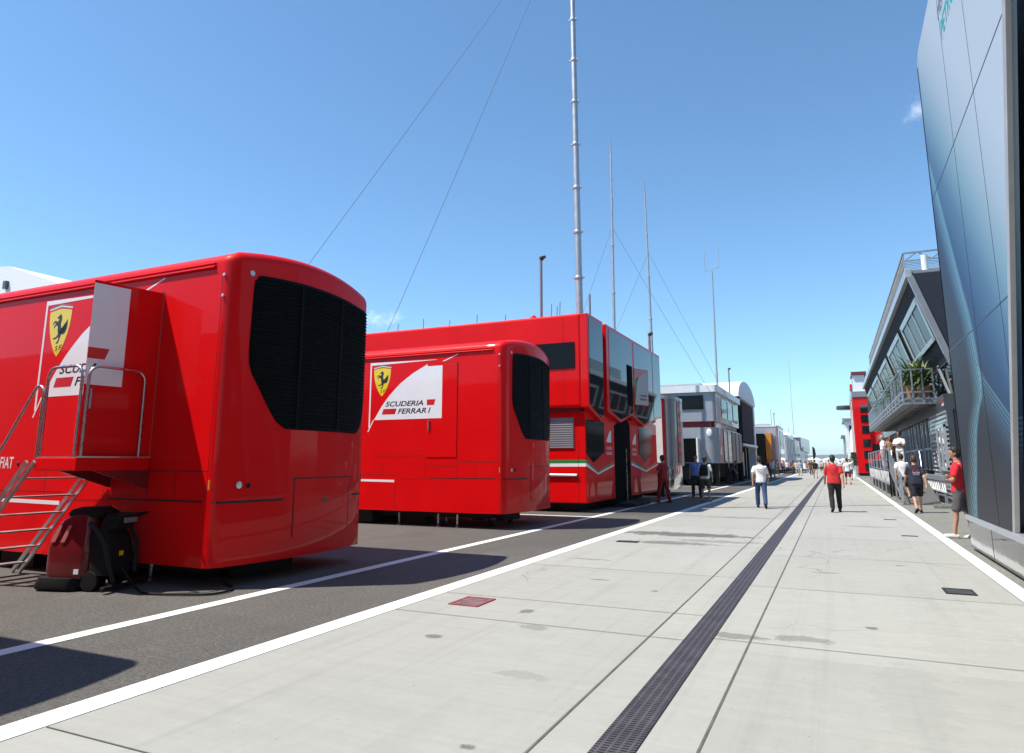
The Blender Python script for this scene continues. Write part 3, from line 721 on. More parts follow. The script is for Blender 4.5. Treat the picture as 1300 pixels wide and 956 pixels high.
# front skin of the upper storey: two framed bays with a deep gap between
fa = W().prism([(20.2,6.2),(21.78,6.2),(21.78,2.92),(21.46,2.84),(20.2,3.22)], (-7.03,0,0), t=.25, **FX).build('front_bay', M['redm'], D, bevel=.02)
W().prism([(20.32,6.08),(21.72,6.08),(21.72,3.04),(21.46,2.96),(20.32,3.30)], (-6.79,0,0), t=.02, **FX).build('window', M['mirror'], fa)
fb = W().prism([(22.15,6.2),(30.15,6.2),(30.15,3.42),(29.66,3.4),(27.0,2.93),(25.3,3.26),(23.75,2.92),(22.26,3.2),(22.15,3.25)], (-7.03,0,0), t=.25, **FX).build('front_bay', M['redm'], D, bevel=.02)
for poly in ([(22.45,6.08),(25.40,6.08),(25.40,3.36),(25.3,3.34),(23.75,3.02),(22.45,3.28)],[(25.66,6.08),(28.62,6.08),(28.62,3.3),(27.0,3.02),(25.66,3.28)],[(28.74,6.08),(30.03,6.08),(30.03,3.5),(28.74,3.34)]):
    W().prism(poly, (-6.79,0,0), t=.02, **FX).build('window', M['mirror'], fb)
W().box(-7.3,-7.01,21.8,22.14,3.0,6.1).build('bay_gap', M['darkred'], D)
# hinged casement hanging open
W().prism([(24.62,5.12),(25.38,5.12),(25.38,3.6),(24.62,3.6)], (-6.768,0,0), t=.004, **FX).build('window_opening', M['void'], fb)
c_ = MB().box(0,.03,0,.95,-.70,.70).build('casement', M['redm'], D, loc=(-6.74-OFF.x,25.42-OFF.y,4.36), rot=(0,0,math.radians(-20)), bevel=.006)
MB().prism([(.03,-.67),(.92,-.67),(.92,.67),(.03,.67)], (.03,0,0), t=.004, **FX).build('poster', mat('shaded_poster_paper', (.42,.41,.42), .6), c_)  # white paper greyed in its colour for the shade it hangs in
MB().prism([(.04,-.5),(.1,-.1),(.2,.22),(.4,.44),(.65,.56),(.9,.62),(.04,.65)], (.034,0,0), t=.003, **FX).build('poster_swoosh', mat('dusty_pink_print', (.55,.25,.24), .5), c_)
MB().prism([(.04,-.66),(.1,-.4),(.16,.1),(.3,.4),(.12,.3),(.04,-.2)], (.037,0,0), t=.003, **FX).build('poster_stripe', M['green'], c_)
b = MB(); b.text('SCUDERIA', (.037,.32,-.36),(0,1,0),(0,0,1),(1,0,0),.5,.08,.3,.002,.01); b.text('FERRARI', (.037,.34,-.5),(0,1,0),(0,0,1),(1,0,0),.45,.08,.3,.002,.01); b.build('poster_lettering', M['black'], c_)
# lower front
W().prism([(20.46,2.86),(22.3,2.86),(22.3,1.86),(21.12,1.52),(20.46,1.80)], (-6.985,0,0), t=.02, **FX).build('window', M['bglass'], D)
W().prism([(26.85,2.9),(28.98,2.9),(28.98,1.9),(27.9,1.52),(26.85,1.86)], (-6.985,0,0), t=.02, **FX).build('window', M['bglass'], D)
dr = W().prism([(23.5,.06),(25.55,.06),(25.55,2.9),(25.1,3.2),(24.0,2.95),(23.5,2.8)], (-6.985,0,0), t=.012, **FX).build('doorway', M['void'], D)
W().box(-6.97,-6.94,24.9,24.94,.1,2.0).build('handle', M['steel'], dr, bevel=.004)
W().box(-6.97,-6.3,23.5,25.6,.02,.14).build('doorstep', M['under'], D, bevel=.01)
for y in (22.45, 25.75):
    b = W(); b.prism([(y+.12,2.2),(y+.66,2.2),(y+.66,2.62),(y+.42,2.5),(y+.2,2.3)], (-6.98,0,0), t=.006, **FX); b.build('white_emblem', M['white'], D)
    b = W()
    b.text('SCUDERIA', (-6.98,y+.12,1.95),(0,1,0),(0,0,1),(1,0,0),.6,.10,.2,.004,.005); b.text('FERRARI', (-6.98,y+.12,1.78),(0,1,0),(0,0,1),(1,0,0),.6,.10,.2,.004,.005)
    b.build('small_lettering', M['white'], D)
for m_, dz in (('green',.10),('white',0)):
    b = W(); h = .10
    b.prism([(-20,1.30+dz),(-6.98,1.40+dz),(-6.98,1.40+dz+h),(-20,1.40+dz+h)], (0,20.42,0), (1,0,0),(0,0,1),(0,-1,0), .004)
    for y0, y1, y2 in ((20.42,21.6,23.4),(25.7,27.9,29.9)):
        b.prism([(y0,1.42+dz),(y1,1.14+dz*.4),(y2,1.40+dz),(y2,1.40+dz+h*.6),(y1,1.14+dz*.4+h*.5),(y0,1.42+dz+h*.9)], (-6.98,0,0), t=.005, **FX)
    b.build('livery_band', M[m_], D)
# near side
sw = W().box(-9.6,-7.22,20.17,20.3,4.46,5.30).build('window', M['bglass'], D, bevel=.01)
v = W().box(-9.6,-7.36,20.405,20.45,1.96,2.92).build('vent', M['midgrey'], D)
b = W()
for i in range(13): b.beam((-9.58,20.395,2.0+.071*i),(-7.38,20.395,2.0+.071*i),.03,.035)
b.build('vent_slats', M['grey'], v)
W().tube([(-9.4,20.39,1.13),(-7.28,20.39,1.13)], .045, 8).build('grab_bar', M['alu'], D, smooth=60)
b = W().box(-7.235,-7.225,20.415,20.43,.3,3.1).box(-20,-6.98,20.417,20.43,1.05,1.06).box(-7.6,-7.59,20.195,20.21,3.25,6.1); b.build('panel_seams', M['seam'], D)
W().box(-19.5,-7.6,20.8,29.5,.05,.28).build('underframe', M['under'], D)
for x in (-8.4,-14,-15.4):
    for y in (20.9,29.4): MB().lathe([(0,-.15),(.3,-.15),(.44,-.13),(.47,-.08),(.47,.08),(.44,.13),(.3,.15),(0,.15)], (0,0,0), 'y', 20).build('wheel', M['rubber'], D, loc=(x-OFF.x,y-OFF.y,.47), smooth=40)
# roof fittings
for x, h in ((-14.3,.35),(-13.2,.45),(-12.1,.3),(-11,.4),(-9.9,.3),(-8.2,.5),(-8.0,.4),(-7.9,.55)): W().tube([(x,20.7,6.2),(x+.02,20.7,6.22+h)], .012, 6).build('aerial', M['cable'], D)
W().lathe([(0,0),(.14,0),(.1,.08),(.04,.14),(0,.15)], (-8.75,20.5,6.21), 'z', 14).build('roof_light', M['red'], D, smooth=50)

# ------------------------------------------------------------------ masts, poles, wires
def mast(x, y, z0, z1, r0, r1, n, label, tip=2.0, name='telescopic_mast', group='telescopic radio masts', fork=False, lean=(0,0)):
    t = thing(name, label, 'mast', (x,y,z0), 0, group)
    H_ = z1-z0; lx, ly = lean
    P = lambda h: Vector((lx*h/H_, ly*h/H_, h))
    MB().lathe([(0,0),(r0*2.4,0),(r0*2.4,.05),(r0*1.3,.08),(r0*1.3,.3),(0,.3)], (0,0,0), 'z', 14).build('base', M['mast'], t, smooth=40)
    for i in range(n):
        a = H_*i/n; c = H_*(i+1)/n; r = r0+(r1-r0)*i/max(n-1,1)
        s = MB().tube([P(a),P(c)], r, 12).build('section', M['mast'], t, smooth=50)
        if i < n-1:
            k = MB(); q = P(c); k.lathe([(0,-.06),(r*1.15,-.06),(r*1.22,-.03),(r*1.22,.02),(r*1.1,.05),(0,.05)], q, 'z', 12)
            k.box(q.x-r*1.6,q.x+r*1.6,q.y-r*.4,q.y+r*.4,q.z-.02,q.z+.02); k.build('collar', M['mast'], s, smooth=40)
    q = P(H_)
    if fork:
        b = MB().beam(q+Vector((-.62,0,0)), q+Vector((.62,0,.35)), .06); b.tube([q+Vector((-.6,0,0)),q+Vector((-.6,0,1.9))],.025,6); b.tube([q+Vector((.6,0,.3)),q+Vector((.62,0,2.2))],.02,6)
        b.build('antenna_fork', M['mast'], t)
    else:
        b = MB().tube([q, q+Vector((0,0,tip))], r1*.6, 6).build('antenna', M['mast'], t)
    return t
mast(-7.62,21.9,6.2,24.5,.125,.075,11,'tallest and thickest silver telescopic mast rising from the two storey red unit',lean=(-.1,0))
mast(-11.13,38,5.5,20.1,.095,.055,5,'thin guyed mast just right of the tallest mast',.9,lean=(.09,0))
mast(-10.30,44,5.0,19.6,.095,.055,5,'thin guyed mast second right of the tallest mast',.95,lean=(-.16,0))
mast(-8.65,60,6.6,18.0,.10,.06,5,'silver mast topped by a two pronged antenna above the silver unit',fork=True,lean=(.09,0))
mast(-5.6,118,5.9,17.0,.045,.02,5,'faint far thin mast rising above the distant white units',1.2,group='telescopic radio masts')
def cam_pole(x, y, z0, z1, r, label, head=True):
    t = thing('camera_pole', label, 'pole', (x,y,z0), 0, 'thin poles with small black heads')
    MB().tube([(0,0,0),(0,0,z1-z0)], r, 8).build('pole', M['midgrey'], t, smooth=60)
    if head:
        b = MB().ball((.03,0,z1-z0+.05),.09,.08,.09).box(-.02,.17,-.05,.05,z1-z0+.04,z1-z0+.14); b.build('head', M['black'], t, bevel=.01)
cam_pole(-8.68,21.0,6.2,8.4,.055,'thin grey pole with black camera on the roof left of the tallest mast')
cam_pole(-7.15,21.6,6.2,7.15,.04,'short pole without a head close beside the foot of the tallest mast',False)
cam_pole(-7.0,29.3,6.2,7.0,.06,'short pole with dark head at the far roof corner of the red unit')
cam_pole(-7.0,55.0,6.6,8.6,.06,'slim dark topped pole in front of the arched white roof')
cam_pole(-7.4,104,6.3,8.2,.06,'slim pole with dark head on the far silver trailer roof')
def wire(p, q, label, r=.012):
    p, q = Vector(p), Vector(q); n = 14; sag = (q-p).length*.006
    pts = [p.lerp(q,i/n) - Vector((0,0,sag*4*(i/n)*(1-i/n))) for i in range(n+1)]
    tag(MB().tube(pts, r, 5).build('guy_wire', M['cable'], smooth=60), label, 'wire', 'guy wires of the masts')
top = (-7.68,21.9,22.8)
wire(top, (-24.0,21.5,5.0), 'long guy wire from the tallest mast down behind the nearest red trailer', .010)
wire(top, (-15.2,21.2,6.25), 'guy wire from the tallest mast to the red unit roof, the inner of two', .009)
wire((-11.08,38,15.4), (-5.4,38.5,4.3), 'guy wire sloping right from the thin mast next to the tallest mast', 0.009)
wire((-11.08,38,15.4), (-13.9,38.5,8.6), 'guy wire sloping left from the thin mast next to the tallest mast', 0.009)
wire((-10.36,44,15.4), (-5.6,44.5,5.0), 'guy wire sloping right from the second thin guyed mast', 0.009)
wire((-10.36,44,15.4), (-13.4,44.5,9.3), 'guy wire sloping left from the second thin guyed mast', 0.009)
# ------------------------------------------------------------------ tall livery clad building on the right
def livery():
    m = bpy.data.materials.new('printed_cladding'); m.use_nodes = True
    nt = m.node_tree; N = nt.nodes; L = nt.links; b = N['Principled BSDF']
    b.inputs['Roughness'].default_value = .5; b.inputs['Specular IOR Level'].default_value = .2
    tc = N.new('ShaderNodeTexCoord'); sx = N.new('ShaderNodeSeparateXYZ'); L.new(tc.outputs['Object'], sx.inputs[0])
    Y, Z = sx.outputs[1], sx.outputs[2]
    def k(op, a, c=None, clamp=False):
        n = N.new('ShaderNodeMath'); n.operation = op; n.use_clamp = clamp
        for i, v in enumerate((a, c)):
            if v is None: continue
            if isinstance(v, (int, float)): n.inputs[i].default_value = v
            else: L.new(v, n.inputs[i])
        return n.outputs[0]
    def curve(x, pts, lo, hi):
        """piecewise curve through pts (x,y) by a colour-free float curve"""
        n = N.new('ShaderNodeFloatCurve'); c = n.mapping.curves[0]
        while len(c.points) > 2: c.points.remove(c.points[0])
        for i, (px, py) in enumerate(pts):
            if i < 2: c.points[i].location = (px, py)
            else: c.points.new(px, py)
        n.mapping.update(); r = N.new('ShaderNodeMapRange'); r.inputs['From Min'].default_value = lo; r.inputs['From Max'].default_value = hi
        L.new(x, r.inputs['Value']); L.new(r.outputs[0], n.inputs['Value']); return n.outputs[0]
    def ramp(x, stops):
        n = N.new('ShaderNodeValToRGB'); e = n.color_ramp.elements
        while len(e) > 1: e.remove(e[0])
        e[0].position = stops[0][0]; e[0].color = (*stops[0][1], 1)
        for p, c in stops[1:]:
            q = e.new(p); q.color = (*c, 1)
        L.new(x, n.inputs[0]); return n.outputs[0]
    # pale upper sheet fading down and towards the far edge
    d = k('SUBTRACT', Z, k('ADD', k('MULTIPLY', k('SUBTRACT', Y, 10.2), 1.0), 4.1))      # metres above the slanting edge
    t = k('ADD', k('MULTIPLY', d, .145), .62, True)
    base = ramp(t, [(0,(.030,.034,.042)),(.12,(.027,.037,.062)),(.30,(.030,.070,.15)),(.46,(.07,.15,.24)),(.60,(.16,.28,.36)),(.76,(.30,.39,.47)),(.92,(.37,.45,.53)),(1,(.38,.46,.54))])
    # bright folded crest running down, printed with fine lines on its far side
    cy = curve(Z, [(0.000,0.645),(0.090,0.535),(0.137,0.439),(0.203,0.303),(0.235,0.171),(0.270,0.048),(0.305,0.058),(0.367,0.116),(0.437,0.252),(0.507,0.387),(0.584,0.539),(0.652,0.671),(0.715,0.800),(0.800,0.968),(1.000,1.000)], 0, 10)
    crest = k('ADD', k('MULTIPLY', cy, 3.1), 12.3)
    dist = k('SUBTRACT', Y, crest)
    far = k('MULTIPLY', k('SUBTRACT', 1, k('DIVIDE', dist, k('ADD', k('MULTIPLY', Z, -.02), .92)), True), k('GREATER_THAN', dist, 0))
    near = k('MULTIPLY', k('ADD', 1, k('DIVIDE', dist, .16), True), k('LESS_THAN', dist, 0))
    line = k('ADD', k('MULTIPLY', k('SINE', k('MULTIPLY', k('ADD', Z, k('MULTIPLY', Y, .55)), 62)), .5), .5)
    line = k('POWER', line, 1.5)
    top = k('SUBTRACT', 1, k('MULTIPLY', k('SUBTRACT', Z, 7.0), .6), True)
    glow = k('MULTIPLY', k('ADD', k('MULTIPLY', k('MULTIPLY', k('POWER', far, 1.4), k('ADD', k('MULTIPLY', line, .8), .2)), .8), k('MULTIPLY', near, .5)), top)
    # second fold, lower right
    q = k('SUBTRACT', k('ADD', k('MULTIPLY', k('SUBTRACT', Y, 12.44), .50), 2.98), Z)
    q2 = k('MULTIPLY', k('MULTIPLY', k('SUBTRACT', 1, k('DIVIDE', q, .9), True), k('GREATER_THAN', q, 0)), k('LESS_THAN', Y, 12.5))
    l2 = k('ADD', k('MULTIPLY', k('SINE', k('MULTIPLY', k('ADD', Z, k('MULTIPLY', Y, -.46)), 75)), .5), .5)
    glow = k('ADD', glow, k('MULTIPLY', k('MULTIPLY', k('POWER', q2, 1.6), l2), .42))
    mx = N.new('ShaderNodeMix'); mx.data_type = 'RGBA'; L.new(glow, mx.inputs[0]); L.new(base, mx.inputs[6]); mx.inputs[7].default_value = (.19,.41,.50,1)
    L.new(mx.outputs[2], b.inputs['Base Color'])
    return m
B = thing('team_building', 'tall dark blue and silver clad team building leaning over the road at right', 'building', (2.1,15,0))
OB = Vector((2.1,15,0)); W = lambda: WB(OB)
NX = dict(u=(0,1,0), v=(0,0,1), n=(-1,0,0))
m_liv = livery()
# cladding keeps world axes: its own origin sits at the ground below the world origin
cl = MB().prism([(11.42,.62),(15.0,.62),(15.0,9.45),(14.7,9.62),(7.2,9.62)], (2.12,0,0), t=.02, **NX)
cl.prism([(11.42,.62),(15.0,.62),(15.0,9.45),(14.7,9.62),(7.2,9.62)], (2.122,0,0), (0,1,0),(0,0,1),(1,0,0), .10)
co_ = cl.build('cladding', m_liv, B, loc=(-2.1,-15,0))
b = W()
for y in (10.52, 12.26):
    z0 = max(.63, (11.42-y)*1.8+.75); b.box(2.0965,2.10,y-.004,y+.004,z0,9.6)
for z in (3.58, 6.57): b.box(2.0965,2.10, 11.42-(z-.62)*.47+.05, 14.99, z-.007, z+.007)
b.build('panel_seams', M['black'], B)
b = W(); b.text('MERCEDES AMG', (2.0965,12.32,8.78), (0,-1,0),(0,0,1),(-1,0,0), 2.5,.26,.1,.001); b.build('dark_lettering', M['midgrey'], B)
b = W(); b.text('PETRONAS', (2.0965,12.20,8.36), (0,-1,0),(0,0,1),(-1,0,0), 2.0,.30,.1,.001,.006); b.build('teal_lettering', mat('teal_print', (.02,.42,.42), .4), B)
# slanting pale post, then a recessed glazed bay and more of the same block towards the camera
W().prism([(11.42,.6),(11.30,.6),(6.95,9.9),(7.15,9.9)], (2.15,0,0), t=.06, **NX).build('post', mat('putty_metal', (.42,.40,.38), .4, .3, var=.1), B, bevel=.004)
W().prism([(11.28,.6),(4.5,.6),(2.0,9.9),(6.93,9.9)], (2.6,0,0), t=.05, **NX).build('glazing', M['glass'], B)
b = W()
for i, z in enumerate((2.1, 4.4, 6.7)): b.box(2.42,2.5,2.2,11.25-(z-.6)*.47,z-.04,z+.04)
b.build('glazing_bars', M['midgrey'], B)
W().box(2.42,2.52,5.3,9.4,2.95,3.35).build('transom', M['grey'], B, bevel=.02)
W().prism([(4.4,.6),(-9,.6),(-9,9.6),(1.9,9.6)], (2.2,0,0), t=.1, **NX).build('cladding', M['darkgrey'], B)
W().box(2.65,9.5,-9,14.9,.6,9.55).build('block', M['darkgrey'], B)
W().box(2.10,9.0,14.9,14.99,.62,9.4).build('end_wall', M['navy'], B)
W().box(2.06,2.6,-9,15.0,.53,.615).build('ledge', M['grey'], B, bevel=.006)
sk = W().box(2.11,9.2,-9,14.98,.05,.53).build('skirt', mat('smoked_chrome', (.15,.15,.15), .07, 1., var=.08, vscale=1.5, bump=.35, bscale=.9), B)
b = W()
for y in (13.0,10.8,8.6): b.box(2.107,2.11,y-.006,y+.006,.05,.53)
b.build('skirt_joint', M['black'], sk)
W().box(2.2,9.2,-8.9,14.9,.0,.05).build('base', M['under'], B)

# ------------------------------------------------------------------ building with the leaning glass front and balcony
B = thing('glass_front_building', 'building with leaning dark glass front, roof truss and planted steel balcony', 'building', (3.6,28,0)); OB = Vector((3.6,28,0))
Y0, Y1 = 28.0, 71.0
def lean(y, z, off=0.):
    """point on the leaning glass front"""
    x = 2.95+(8.25-z)*(.9/3.05)-off*.96
    return Vector((x, y, z-off*.28))
W().prism([(2.98,8.3),(9,8.3),(9,3.9),(4.25,3.9),(3.9,5.15)], (0,Y0+.12,0), (1,0,0),(0,0,1),(0,-1,0), .12).build('end_wall', M['navy'], B)
b = W(); b.quad(lean(Y0+.12,8.2),lean(Y1,8.2),lean(Y1,5.1),lean(Y0+.12,5.1)); b.build('leaning_front', M['front_shade'], B)
b = W().beam(Vector((2.93,Y0-.05,8.33)),Vector((2.93,Y1,8.33)),.22,.34).build('roof_beam', M['grey'], B, bevel=.02)
W().beam((2.97,Y0,8.2),(3.98,Y0,4.9),.2,.2,up=(0,1,0)).build('edge_beam', M['midgrey'], B, bevel=.01)
W().box(2.98,9,Y0+.1,Y1,8.28,8.42).build('roof', M['midgrey'], B)
def pane(b, y0, y1, z0, z1, off, t=.03):
    q = [lean(y0,z0,off),lean(y1,z0,off),lean(y1,z1,off),lean(y0,z1,off)]; r = [p-Vector((-.0,0,0))+Vector((.96*t,0,.28*t)) for p in q]
    b.add(q+r, [(3,2,1,0),(4,5,6,7),(0,1,5,4),(1,2,6,5),(2,3,7,6),(3,0,4,7)])
for y0, y1 in ((28.35,34.7),(36.2,43.2),(44.8,52),(53.6,61),(62.5,69.5)):
    b = W(); pane(b, y0, y1, 5.98, 7.36, .06); f = b.build('window', M['pane'], B)
    b = W()
    for a, c, e, g in ((y0-.1,y0+.18,5.86,7.5),(y1-.2,y1+.12,5.86,7.5),(y0,y1,7.30,7.5),(y0,y1,5.86,6.02)): pane(b, a, c, e, g, .10)
    b.build('frame', M['grey'], f)
    b = W()
    for i in (1,2): yy = y0+(y1-y0)*i/3; pane(b, yy-.06, yy+.06, 6.0, 7.3, .09)
    b.build('mullion', M['grey'], f)
W().prism([(Y0+.1,5.12),(Y1,5.12),(Y1,3.9),(Y0+.1,3.9)], (3.98,0,0), (0,1,0),(0,0,1),(1,0,0), .1).build('balcony_wall', M['bglass'], B)
b = W()
for i in range(12):
    y = Y0+1+3.4*i; b.beam((3.95,y,3.9),(3.6+.26,y+1.6,5.15),.08,.06); b.beam((3.93,y+3.0,3.9),(3.86,y+1.4,5.15),.08,.06)
b.build('diagonal_bars', M['midgrey'], B)
W().box(3.62,9,Y0+.1,Y1,3.35,3.9).build('fascia', M['darkgrey'], B)
W().box(3.85,9,Y0+.15,Y1,0,3.35).build('ground_floor', M['darkgrey'], B)
# louvred wall with its window, then doors
lv = W().box(3.66,3.85,Y0+.1,33.0,.0,3.35).build('louvre_wall', M['darkgrey'], B)
b = W()
for i in range(21): b.beam((3.64,Y0+.12,.12+.158*i),(3.64,32.6,.12+.158*i),.08,.07)
b.build('louvres', M['grey'], lv)
wn = W().box(3.55,3.66,28.3,30.2,1.35,2.75).build('window', M['glass'], B)
b = W()
for a in ((28.2,28.34),(29.2,29.3),(30.1,30.25)): b.box(3.52,3.6,a[0],a[1],1.25,2.85)
b.box(3.525,3.6,28.2,30.25,2.75,2.88); b.box(3.525,3.6,28.2,30.25,1.22,1.35); b.build('frame', M['grey'], wn)
for y0 in (33.6,36.6,39.6,42.6,46,50,54,58,62,66):
    d = W().box(3.74,3.84,y0,y0+2.3,1.2,3.25).build('glass_door', M['bglass'], B)
    b = W()
    for a in (y0-.12,y0+1.1,y0+2.3): b.box(3.68,3.75,a,a+.13,1.2,3.3)
    b.box(3.685,3.75,y0,y0+2.3,2.05,2.13); b.build('frame', M['grey'], d)
b = W(); b.text('RED BULL', (3.615,28.9,3.62), (0,-1,0),(0,0,1),(-1,0,0), .66,.14,0,.003,.006); b.build('red_lettering', mat('sign_red', (.7,.03,.04), .4), B)
b = W(); b.prism([(28.3,3.60),(28.75,3.56),(28.7,3.5),(28.2,3.5)], (3.615,0,0), t=.004, **NX); b.build('sign_emblem', M['white'], B)
b = W(); b.text('Energy Station', (3.9,28.6,4.35), (0,-1,0),(0,0,1),(-1,0,0), .6,.1,0,.003); b.build('white_lettering', M['white'], B)
# roof truss and mesh screen
b = W()
for z in (8.62, 9.36):
    b.beam((2.93,Y0+1,z),(2.93,58,z),.05); b.beam((2.95,Y0+1,z),(9,Y0+1,z),.06)
for i in range(58): y = Y0+1+.5*i; b.beam((2.93,y,8.6),(2.93,y+.25,9.36),.03); b.beam((2.93,y+.5,8.6),(2.93,y+.25,9.36),.03)
for i in range(6):
    x = 2.95+.9*i; b.beam((x,Y0+1,9.05),(x+.45,Y0+1,9.36),.04); b.beam((x+.9,Y0+1,9.05),(x+.45,Y0+1,9.36),.04)
b.beam((2.95,Y0+1,9.05),(9,Y0+1,9.05),.05)
b.build('roof_truss', M['grate'], B)
b = W()
for i in range(9): b.beam((2.95,Y0+1.04,8.5+.06*i),(9,Y0+1.04,8.5+.06*i),.02)
for i in range(10): b.beam((2.94,Y0+1,8.66+.07*i),(2.94,58,8.66+.07*i),.022)
b.build('mesh_screen', M['grate'], B)
W().tube([(3.55,Y0+.6,8.4),(3.55,Y0+.6,9.1)], .11, 12).build('vent_pipe', M['whitep'], B, smooth=50)
# balcony
XB, YB0, YB1 = 2.55, 30.2, 58
bal = W().box(XB+.05,3.62,YB0+.05,YB1,3.78,3.9).build('balcony', M['grate'], B)
b = W()
for y in range(0, 28): b.beam((XB+.02,YB0+y,3.86),(3.6,YB0+y+.6,3.74),.05)
b.beam((XB+.02,YB0,3.75),(XB+.02,YB1,3.75),.08); b.beam((XB,YB0,3.75),(3.62,YB0,3.75),.08); b.beam((3.0,YB0,3.72),(3.0,YB1,3.72),.05)
b.build('floor_frame', M['grate'], bal)
b = W()
for z in (3.92,4.18,5.05): b.beam((XB,YB0,z),(XB,YB1,z),.05); b.beam((XB,YB0,z),(3.6,YB0,z),.05)
n = 16
for i in range(n+1):
    y = YB0+(YB1-YB0)*i/n; b.beam((XB,y,3.8),(XB,y,5.05),.06)
    if i < n: b.beam((XB,y,3.92),(XB,y+.87,4.18),.03); b.beam((XB,y+.87,4.18),(XB,y+1.74,3.92),.03); b.beam((XB-.01,y+.87,4.18),(XB-.01,y+.87,5.05),.03)
for x in (XB,2.9,3.25,3.6): b.beam((x,YB0,3.8),(x,YB0,5.05),.05)
for x in (XB,2.9,3.25): b.beam((x,YB0,3.78),(x+.17,YB0,4.0),.03); b.beam((x+.35,YB0,3.78),(x+.17,YB0,4.0),.03)
b.build('railing', M['alu'], bal)

def spiky(x, y, z, h, n, label, pot=True, group='potted plants along the balcony', pm='wood', lm='leaf', pr=.28, ph=.5):
    t = thing('potted_palm', label, 'plant', (x,y,z), random.random()*6, group); R = random.Random(int(x*100+y*10))
    if pot:
        MB().lathe([(0,0),(pr*.75,0),(pr,ph),(pr*.92,ph),(pr*.85,ph-.06),(0,ph-.06)], (0,0,0), 'z', 18).build('pot', M[pm], t, smooth=40)
    b = MB()
    for i in range(n):
        a = R.random()*2*PI; el = R.uniform(.25,1.35); ln = h*R.uniform(.6,1.05); wd = R.uniform(.025,.05); z0 = ph*.9+R.random()*h*.35
        p = Vector((0,0,z0)); d = Vector((math.cos(a)*math.cos(el), math.sin(a)*math.cos(el), math.sin(el))); side = Vector((-math.sin(a),math.cos(a),0))
        prev = None; k = 6
        for j in range(k+1):
            f = j/k; w_ = wd*(1-f**2)*(.5+1.2*min(f*2,1)) + .002
            q = (p-side*w_, p+Vector((0,0,-.01)), p+side*w_)
            if prev: b.quad(prev[0],prev[1],q[1],q[0]); b.quad(prev[1],prev[2],q[2],q[1])
            prev = q; p = p + d*ln/k; d = (d + Vector((0,0,-.20*(1+f)))).normalized()
    b.build('leaves', M[lm], t, fix=False)
    b = MB().tube([(0,0,ph*.8),(.02,.02,ph+h*.3)], .05, 8, .03); b.build('stem', M['wood'], t)
    return t
spiky(3.02,31.4,3.9,1.25,120,'large spiky palm in a clay pot at the near end of the balcony',pr=.36,ph=.62)
spiky(3.35,30.6,3.9,1.15,90,'spiky palm in a pot by the wall at the near balcony end')
spiky(2.95,36.0,3.9,1.1,110,'mid green palm in the middle of the balcony',lm='leafd')
spiky(3.0,40.5,3.9,1.15,90,'bushy dark palm two thirds along the balcony',lm='leafd')
spiky(3.0,46.5,3.9,1.1,90,'small palm towards the far end of the balcony')
spiky(3.4,33.2,3.9,1.1,90,'palm against the dark glass behind the large clay pot',lm='leafd')

# entrance ramp and landing with its fence
t = thing('entrance_ramp', 'grey entrance ramp and landing with vertical bar steel fences', 'ramp', (2.8,35,0)); OB = Vector((2.8,35,0))
W().prism([(29.4,.012),(35.2,1.12),(35.2,1.02),(29.4,.0)], (2.2,0,0), (0,1,0),(0,0,1),(1,0,0), 1.2).build('ramp_deck', M['matgrey'], t)
W().box(2.2,3.62,35.2,54.5,1.04,1.14).build('landing', M['matgrey'], t)
W().box(2.3,3.6,36,54,0,1.0).build('landing_skirt', M['under'], t)
def fence(b, pts, h, step=.13, r=.022):
    pts = [Vector(p) for p in pts]; Z = Vector((0,0,1))
    for p, q in zip(pts, pts[1:]):
        n = max(1, int((q-p).length/step))
        b.beam(p+Z*h, q+Z*h, .05); b.beam(p+Z*.1, q+Z*.1, .035); b.beam(p+Z*(h*.52), q+Z*(h*.52), .03)
        for i in range(n+1):
            a = p.lerp(q, i/n); b.beam(a+Z*.05, a+Z*h, r)
        for i in range(max(1,int((q-p).length/3))+1):
            a = p.lerp(q, i/max(1,int((q-p).length/3))); b.beam(a-Z*min(a.z,1.1), a+Z*h, .05)
    return b
b = W(); fence(b, [(2.17,29.3,0),(2.17,35.2,1.1)], 1.02, .42); b.build('ramp_fence', M['alu'], t)
b = W(); fence(b, [(2.17,35.2,1.1),(2.17,54.5,1.1)], 1.02, 2.1)
for i in range(20): b.beam((2.17,35.3+.96*i,1.1),(2.17,35.3+.96*i+.48,.55),.03); b.beam((2.17,35.3+.96*i+.96,1.1),(2.17,35.3+.96*i+.48,.55),.03)
b.beam((2.17,35.2,.55),(2.17,54.5,.55),.05); b.build('landing_fence', M['alu'], t)
for x in (2.28,3.34):
    W().tube([(x,34.0,.9)]+[(x,34.6+.5*math.sin(a*.35),2.0+.25*math.sin(a*.7)) for a in range(5)]+[(x,36.4,2.0),(x,36.4,1.14)], .025, 8).build('hand_loop', M['steel'], t, smooth=60)
# low white barred barrier beside the ramp
t = thing('barrier_panel', 'low grey barrier with pale slanting bars beside the ramp', 'barrier', (3.45,31,0)); OB = Vector((3.45,31,0))
W().box(3.40,3.5,28.6,36,.86,1.06).build('top_rail', M['midgrey'], t, bevel=.02)
b = W()
for i in range(14): b.beam((3.45,28.7+.52*i,.52),(3.45,28.85+.52*i,.86),.035,.03)
b.beam((3.45,28.6,.5),(3.45,36,.5),.06); b.build('slanting_bars', M['whitep'], t)
for y in (28.7,31,33.5,35.9): W().box(3.41,3.49,y-.04,y+.04,0,.5).build('leg', M['midgrey'], t)
t = struct(MB().box(3.2,3.6,27.6,28.05,.0,.13).box(2.9,9,27.2,27.55,.004,.11).build('kerb', m_apron))

